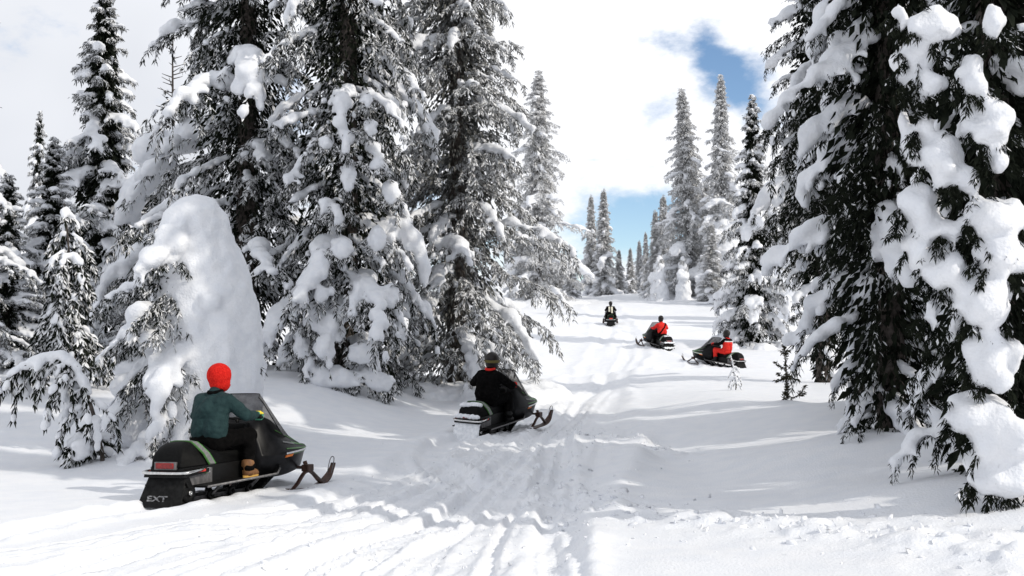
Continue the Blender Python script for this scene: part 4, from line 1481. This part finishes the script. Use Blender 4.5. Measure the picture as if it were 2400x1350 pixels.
def patch(name, src, pred, off, mat, parent):
    """a raised panel that follows the cloth below it"""
    V, F, N_ = src
    c = V[F].mean(1); nf = norm(N_[F].mean(1))
    keep = pred(c, nf)
    if keep.sum() < 4: return None
    used = np.unique(F[keep]); mp = np.full(len(V), -1); mp[used] = np.arange(len(used))
    Fk = mp[F[keep]]
    Vo = V[used] + N_[used] * off; Vi = V[used] - N_[used] * .004
    n = len(used)
    e = np.concatenate([Fk[:, [0, 1]], Fk[:, [1, 2]], Fk[:, [2, 3]], Fk[:, [3, 0]]])
    key = np.sort(e, 1); _, inv, cnt = np.unique(key, axis=0, return_inverse=True, return_counts=True)
    bd = e[cnt[inv.ravel()] == 1]
    rim = np.stack([bd[:, 0], bd[:, 0] + n, bd[:, 1] + n, bd[:, 1]], 1)
    return add_np(name, np.concatenate([Vo, Vi]), np.concatenate([Fk, Fk[:, ::-1] + n, rim[:, ::-1]]), mat, parent)


def make_rider(label, sled, style, vox=.014, lean=0.0, turn=0.0, group='riders on the snowmobiles', elbow=0.0, twist=0.0):
    root = empty('person', sled.location.copy(), 0, label, 'person', group, rot=tuple(sled.rotation_euler))
    st = style
    ly = lean
    hip = np.array([0, -.36, .70]); chest = np.array([twist * .3, -.31 + ly * .6, 1.00]); nk = np.array([twist, -.235 + ly, 1.225])
    sh = {s: np.array([s * .185 + twist * .9, -.25 + ly * .9, 1.135]) for s in (-1, 1)}
    hd = np.array([twist, -.165 + ly, 1.395])
    eb = {s: np.array([s * (.345 + elbow), -.13 + ly * .5, .955]) for s in (-1, 1)}
    wr = {s: np.array([s * .335, .075, .955]) for s in (-1, 1)}
    kn = {s: np.array([s * .27, .06, .715]) for s in (-1, 1)}
    an = {s: np.array([s * .305, -.03, .33]) for s in (-1, 1)}
    # body: one continuous figure under the clothes
    B = [(hip + (-.07, 0, 0), .11, chest + (-.07, 0, 0), .115), (hip + (.07, 0, 0), .11, chest + (.07, 0, 0), .115), (chest, .12, nk - (0, 0, .06), .08), (nk - (0, 0, .05), .055, hd, .06),
         (hd, .085, hd + (0, .02, .03), .095), (hd + (0, .085, -.01), .02, hd + (0, .105, -.02), .016), (hd + (0, .03, -.07), .06, hd + (0, .05, -.085), .05)]
    for s in (-1, 1):
        B += [(chest + (s * .1, 0, .1), .08, sh[s], .065), (sh[s], .06, eb[s], .045), (eb[s], .043, wr[s], .030), (wr[s], .028, wr[s] + (0, .05, -.005), .03),
              (hip + (s * .09, 0, -.02), .095, kn[s], .065), (kn[s], .062, an[s], .042), (an[s], .045, an[s] + (0, .13, -.045), .032)]
    V, F, N_ = caps_mesh(B, .021, 4)
    add_np('body', V, F, M['skin'], root)
    # jacket
    J = [(hip + (-.08, 0, .09), .155, chest + (-.075, 0, 0), .148), (hip + (.08, 0, .09), .155, chest + (.075, 0, 0), .148), (hip + (0, .03, .09), .15, chest + (0, .05, 0), .13),
         (chest, .15, nk - (0, .01, .07), .10), (nk - (0, .02, .10), .105, nk - (0, .01, 0), .078), (chest + (0, -.06, .02), .13, nk - (0, .08, .12), .10)]
    for s in (-1, 1):
        J += [(chest + (s * .1, 0, .08), .115, sh[s], .092), (sh[s], .09, eb[s], .073), (eb[s], .073, wr[s], .05), (nk + (s * .03, 0, -.05), .08, sh[s], .085)]
    bk = st.get('bulk', 1.0)
    J = [(c[0], c[1] * bk, c[2], c[3] * bk) for c in J]
    V, F, N_ = caps_mesh(J, vox, 6)
    wz = fbm(V / np.array([.10, .10, .06]), 7, 2) * .008
    V = V + N_ * wz[:, None]
    jk = (V, F, N_)
    jo = add_np('jacket', V, F, st['jacket'], root)
    if 'panels' in st:
        for (nm, pred, mat) in st['panels']:
            patch(nm, jk, lambda c, n, pr=pred: pr(c - np.array([twist * .6, ly * .6, 0]), n), .007, mat, jo)
    # trousers
    T = [(hip + (-.08, 0, -.03), .15, hip + (.08, 0, -.03), .15)]
    for s in (-1, 1):
        T += [(hip + (s * .09, 0, -.03), .128, kn[s], .095), (kn[s], .095, an[s] + (0, 0, .02), .078)]
    V, F, N_ = caps_mesh(T, vox, 6)
    V = V + N_ * (fbm(V / .09, 8, 2) * .008)[:, None]
    add_np('trousers', V, F, st['trousers'], root)
    # head cover
    hs = st.get('head_size', 1.0)
    E = [ell(hd + (0, 0, .035), (.128 * hs, .145 * hs, .140 * hs)), ell(hd + (0, .012, -.045), (.112 * hs, .128 * hs, .125 * hs))]
    if st.get('helmet'):
        E.append(ell(hd + (0, .06, -.06), (.10, .11, .085)))
    V, F, N_ = ells_mesh(E, .013, 3)
    V = V - hd
    ca, sa = math.cos(turn), math.sin(turn)
    Rm = np.array([[ca, -sa, 0], [sa, ca, 0], [0, 0, 1]])
    c = V[F].mean(1)
    open_ = (c[:, 1] > .085) & (np.abs(c[:, 0]) < .085) & (c[:, 2] < .075) & (c[:, 2] > -.075)
    Vh = V @ Rm.T + hd
    Nh = N_ @ Rm.T
    used_F = F[~open_]
    ho = add_np(st.get('head_name', 'helmet'), Vh, used_F, st['head'], root)
    if 'face' in st:
        pass
    src = (Vh, F, Nh)
    if st.get('goggles'):
        inv = np.linalg.inv(Rm)
        patch('goggle_strap', src, lambda q, n: (np.abs(((q - hd) @ inv.T)[:, 2] - .012) < .024) & (((q - hd) @ inv.T)[:, 1] < .09), .006, st['goggles'], ho)
    # goggles / dark visor filling the face opening
    Vv, Fv, Nv = ells_mesh([ell((0, .055, .01), (.094, .088, .062))], .013, 2)
    keep = Vv[Fv].mean(1)[:, 1] > .05
    Vv2, Fv2 = submesh(Vv, Fv, keep)
    add_np('goggles', Vv2 @ Rm.T + hd, Fv2, M['black_plastic'], ho)
    if 'collar' in st:
        Cc = []
        bk = st.get('bulk', 1.0)
        ring = [nk + np.array([.072 * bk * math.cos(q), .068 * bk * math.sin(q) - .004, .012 + .22 * (bk - 1) + .012 * math.sin(q)]) for q in np.linspace(0, 2 * math.pi, 13)]
        V, F, N_ = caps_mesh([(p0, .030, p1, .030) for p0, p1 in zip(ring[:-1], ring[1:])], .011, 3)
        add_np('collar', V, F, st['collar'], root)
    # gloves with fingers closed round the bar
    for s in (-1, 1):
        g = [(wr[s] + (0, -.03, 0), .036, wr[s] + (0, .03, .008), .036)]
        for k, (dx, L) in enumerate(((-.036, .9), (-.012, 1.0), (.012, 1.0), (.034, .85))):
            kx = s * .335 + s * dx
            ky = .15 - .05 * abs(kx) * .3
            a0 = np.array([wr[s][0] + s * dx * .8, .085, .965]); a1 = np.array([kx, ky - .02, .982]); a2 = np.array([kx, ky + .036 * L, .965]); a3 = np.array([kx, ky + .034 * L, .918]); a4 = np.array([kx, ky - .004, .900])
            g += [(a0, .021, a1, .019), (a1, .0165, a2, .0155), (a2, .0155, a3, .0145), (a3, .0145, a4, .013)]
        t0 = wr[s] + (-s * .03, .02, 0)
        g += [(t0, .020, t0 + (-s * .026, .045, -.012), .017), (t0 + (-s * .026, .045, -.012), .016, t0 + (-s * .014, .085, -.040), .013)]
        V, F, N_ = caps_mesh(g, .0075, 2)
        go = add_np('glove', V, F, st['glove'], root)
        if 'glove2' in st:
            patch('glove_panel', (V, F, N_), lambda c, n: (c[:, 2] > .965) & (c[:, 1] > .10), .003, st['glove2'], go)
        # boots
        b = [(an[s] + (0, 0, .06), .082, an[s] + (0, .0, -.03), .072), (an[s] + (0, -.015, -.045), .060, an[s] + (0, .13, -.052), .052), (an[s] + (0, .06, -.03), .055, an[s] + (0, .15, -.055), .045)]
        V, F, N_ = caps_mesh(b, .013, 3)
        V[:, 2] = np.maximum(V[:, 2], .252)
        bo = add_np('boot', V, F, st['boot'], root)
        out = []
        for k in range(20):
            a = 2 * math.pi * k / 20
            yy = math.sin(a); w = .056 * (1 - .18 * max(0, -yy))
            out.append((an[s][0] + w * math.cos(a), an[s][1] + .05 + .145 * yy))
        v = [(x, y, .230) for x, y in out] + [(x, y, .260) for x, y in out]
        n = 20
        f = [tuple(range(n)), tuple(range(n, 2 * n))] + [(i, (i + 1) % n, n + (i + 1) % n, n + i) for i in range(n)]
        link('boot_sole', py_mesh('boot_sole', v, f, st['sole']), None, bo)
    return root

# ------------------------------------------------------------------ the five riders


def build_riders():
    black = M['black_cloth']
    common = dict(trousers=black, boot=M['black_plastic'], sole=M['rubber'], glove=black)
    # 1 near rider, red hood
    s = make_sled('snowmobile', 'near black snowmobile with silver seat stripe and lettered snow flap', *RIDE[0][:2], RIDE[0][2], opts=('letters',), dz=-.03, roll=-1.5)
    make_rider('rider in red hood and dark teal jacket on the nearest snowmobile', s,
               dict(common, jacket=M['teal_jacket'], head=M['red_fleece'], head_name='balaclava', glove=M['glove_green'], glove2=M['glove_yellow'], boot=M['tan_boot'], sole=M['yellow_sole'], head_size=1.04, collar=black), turn=-.42, vox=.012)
    # 2 black rider
    s = make_sled('snowmobile', 'snow-dusted black snowmobile in mid trail, seen from behind with raised ski', *RIDE[1][:2], RIDE[1][2], dz=-.06, pitch=4.0, roll=3)
    pts = [((x, -1.27 + .16 * z / .34, z), (.075, .03, .06)) for x in np.linspace(-.2, .2, 7) for z in (.02, .08, .14, .2, .26, .32)]
    snow_lump('packed_snow', pts, s, seed=3)
    snow_lump('snow_dusting', [((x, -1.0 + .05 * math.sin(9 * x), .66), (.1, .11, .045)) for x in np.linspace(-.12, .12, 4)] + [((x, -1.15, .46), (.08, .03, .05)) for x in np.linspace(-.2, .2, 6)], s, seed=4)
    make_rider('rider in black suit with red collar and dark helmet in mid trail', s,
               dict(common, jacket=black, head=M['dark_helmet'], helmet=True, goggles=M['olive_strap'], collar=M['red_cloth'], glove=M['red_cloth'], head_size=1.12, bulk=1.12), turn=.35, elbow=.07)
    # 3 right rider, red and black
    s = make_sled('snowmobile', 'black snowmobile turned side-on, ridden by the red-trousered rider', *RIDE[2][:2], RIDE[2][2], dz=-.05)
    yoke = [('back_panel', lambda c, n: (c[:, 2] < 1.085) & (c[:, 2] > .70) & (np.abs(c[:, 0]) < .26) & (c[:, 1] < -.19), M['red_cloth']),
            ('reflective_band', lambda c, n: (c[:, 2] < 1.125) & (c[:, 2] > 1.09) & (np.abs(c[:, 0]) < .24) & (c[:, 1] < -.20), M['white_cloth'])]
    make_rider('rider in red trousers and black jacket with red back and white band', s,
               dict(common, jacket=black, trousers=M['red_cloth'], head=M['dark_helmet'], helmet=True, collar=M['red_cloth'], panels=yoke, glove=M['red_cloth'], head_size=1.1), lean=-.10, vox=.022)
    # 4 red jacket with strap
    s = make_sled('snowmobile', 'grey-black snowmobile with snow-caked tail under the red-jacketed rider', *RIDE[3][:2], RIDE[3][2], dz=-.05)
    snow_lump('snow_dusting', [((x, -1.19, z), (.07, .03, .05)) for x in np.linspace(-.2, .2, 5) for z in (.10, .16, .4)] + [((x, -.95, .67), (.1, .1, .04)) for x in (-.1, 0, .1)], s, seed=5)
    strap = [('shoulder_strap', lambda c, n: (np.abs((c[:, 2] - 1.0) - 1.25 * (c[:, 0] - .02)) < .055) & (c[:, 1] < -.24), black)]
    make_rider('rider in plain red jacket with a black strap across the back', s,
               dict(common, jacket=M['red_cloth'], head=M['dark_helmet'], helmet=True, panels=strap, glove=M['red_cloth']), vox=.022, lean=.04)
    # 5 far rider
    s = make_sled('snowmobile', 'farthest snowmobile, seen straight from behind near the crest', *RIDE[4][:2], RIDE[4][2], dz=-.05)
    b = box_mesh('brake_light', -.10, .10, -1.178, -1.164, .43, .485, M['orange_red'], .004)
    link('brake_light', b, None, s)
    vest = [('vest_panel', lambda c, n: (c[:, 0] < -.025) & (c[:, 0] > -.14) & (c[:, 2] > .88) & (c[:, 2] < 1.20) & (c[:, 1] < -.26), M['cream_cloth']),
            ('vest_panel', lambda c, n: (c[:, 0] > .025) & (c[:, 0] < .14) & (c[:, 2] > .78) & (c[:, 2] < 1.20) & (c[:, 1] < -.26), M['cream_cloth'])]
    make_rider('farthest rider in black with cream panels on the back', s,
               dict(common, jacket=black, head=M['dark_helmet'], helmet=True, panels=vest), vox=.022)


M['orange_red'] = principled('bright_red_lamp', (.85, .06, .02), .3)
build_riders()


def build_clods():
    """loose lumps of snow thrown out by the tracks"""
    rng = np.random.default_rng(77)
    xs, ys, rs = [], [], []
    for poly, n, wd in ((RUBBLE, 520, .45), (RUBBLE2, 120, .3)):
        P = np.array(poly)
        for _ in range(n):
            f = rng.random() * (len(P) - 1); k = int(f)
            p = P[k] + (P[k + 1] - P[k]) * (f - k) + rng.normal(size=2) * wd
            xs.append(p[0]); ys.append(p[1]); rs.append(.008 + .035 * rng.random() ** 2.6)
    for _ in range(1500):
        y = 7 + 16 * rng.random() ** 1.5
        xs.append(float(trail_x(y)) + rng.normal() * 1.0); ys.append(y); rs.append(.006 + .018 * rng.random() ** 2.5)
    xs, ys, rs = map(np.array, (xs, ys, rs))
    z = ground_h(xs, ys)
    A = np.zeros((len(xs), 3, 3))
    for k in range(3):
        A[:, k, :] = norm(rng.normal(size=(len(xs), 3))) * (rs * (.6 + .8 * rng.random(len(xs))))[:, None]
    C = np.stack([xs, ys, z + rs * .05], 1)
    V, F = blob_soup(C, A, 1)
    me = new_mesh('snow_clods', V, F, True); me.materials.append(M['snow_ground'])
    o = link('snow_clods', me)
    o['kind'] = 'stuff'; o['label'] = 'loose crumbs of snow scattered over the trail in the foreground'; o['category'] = 'snow'


build_clods()

build_ground()
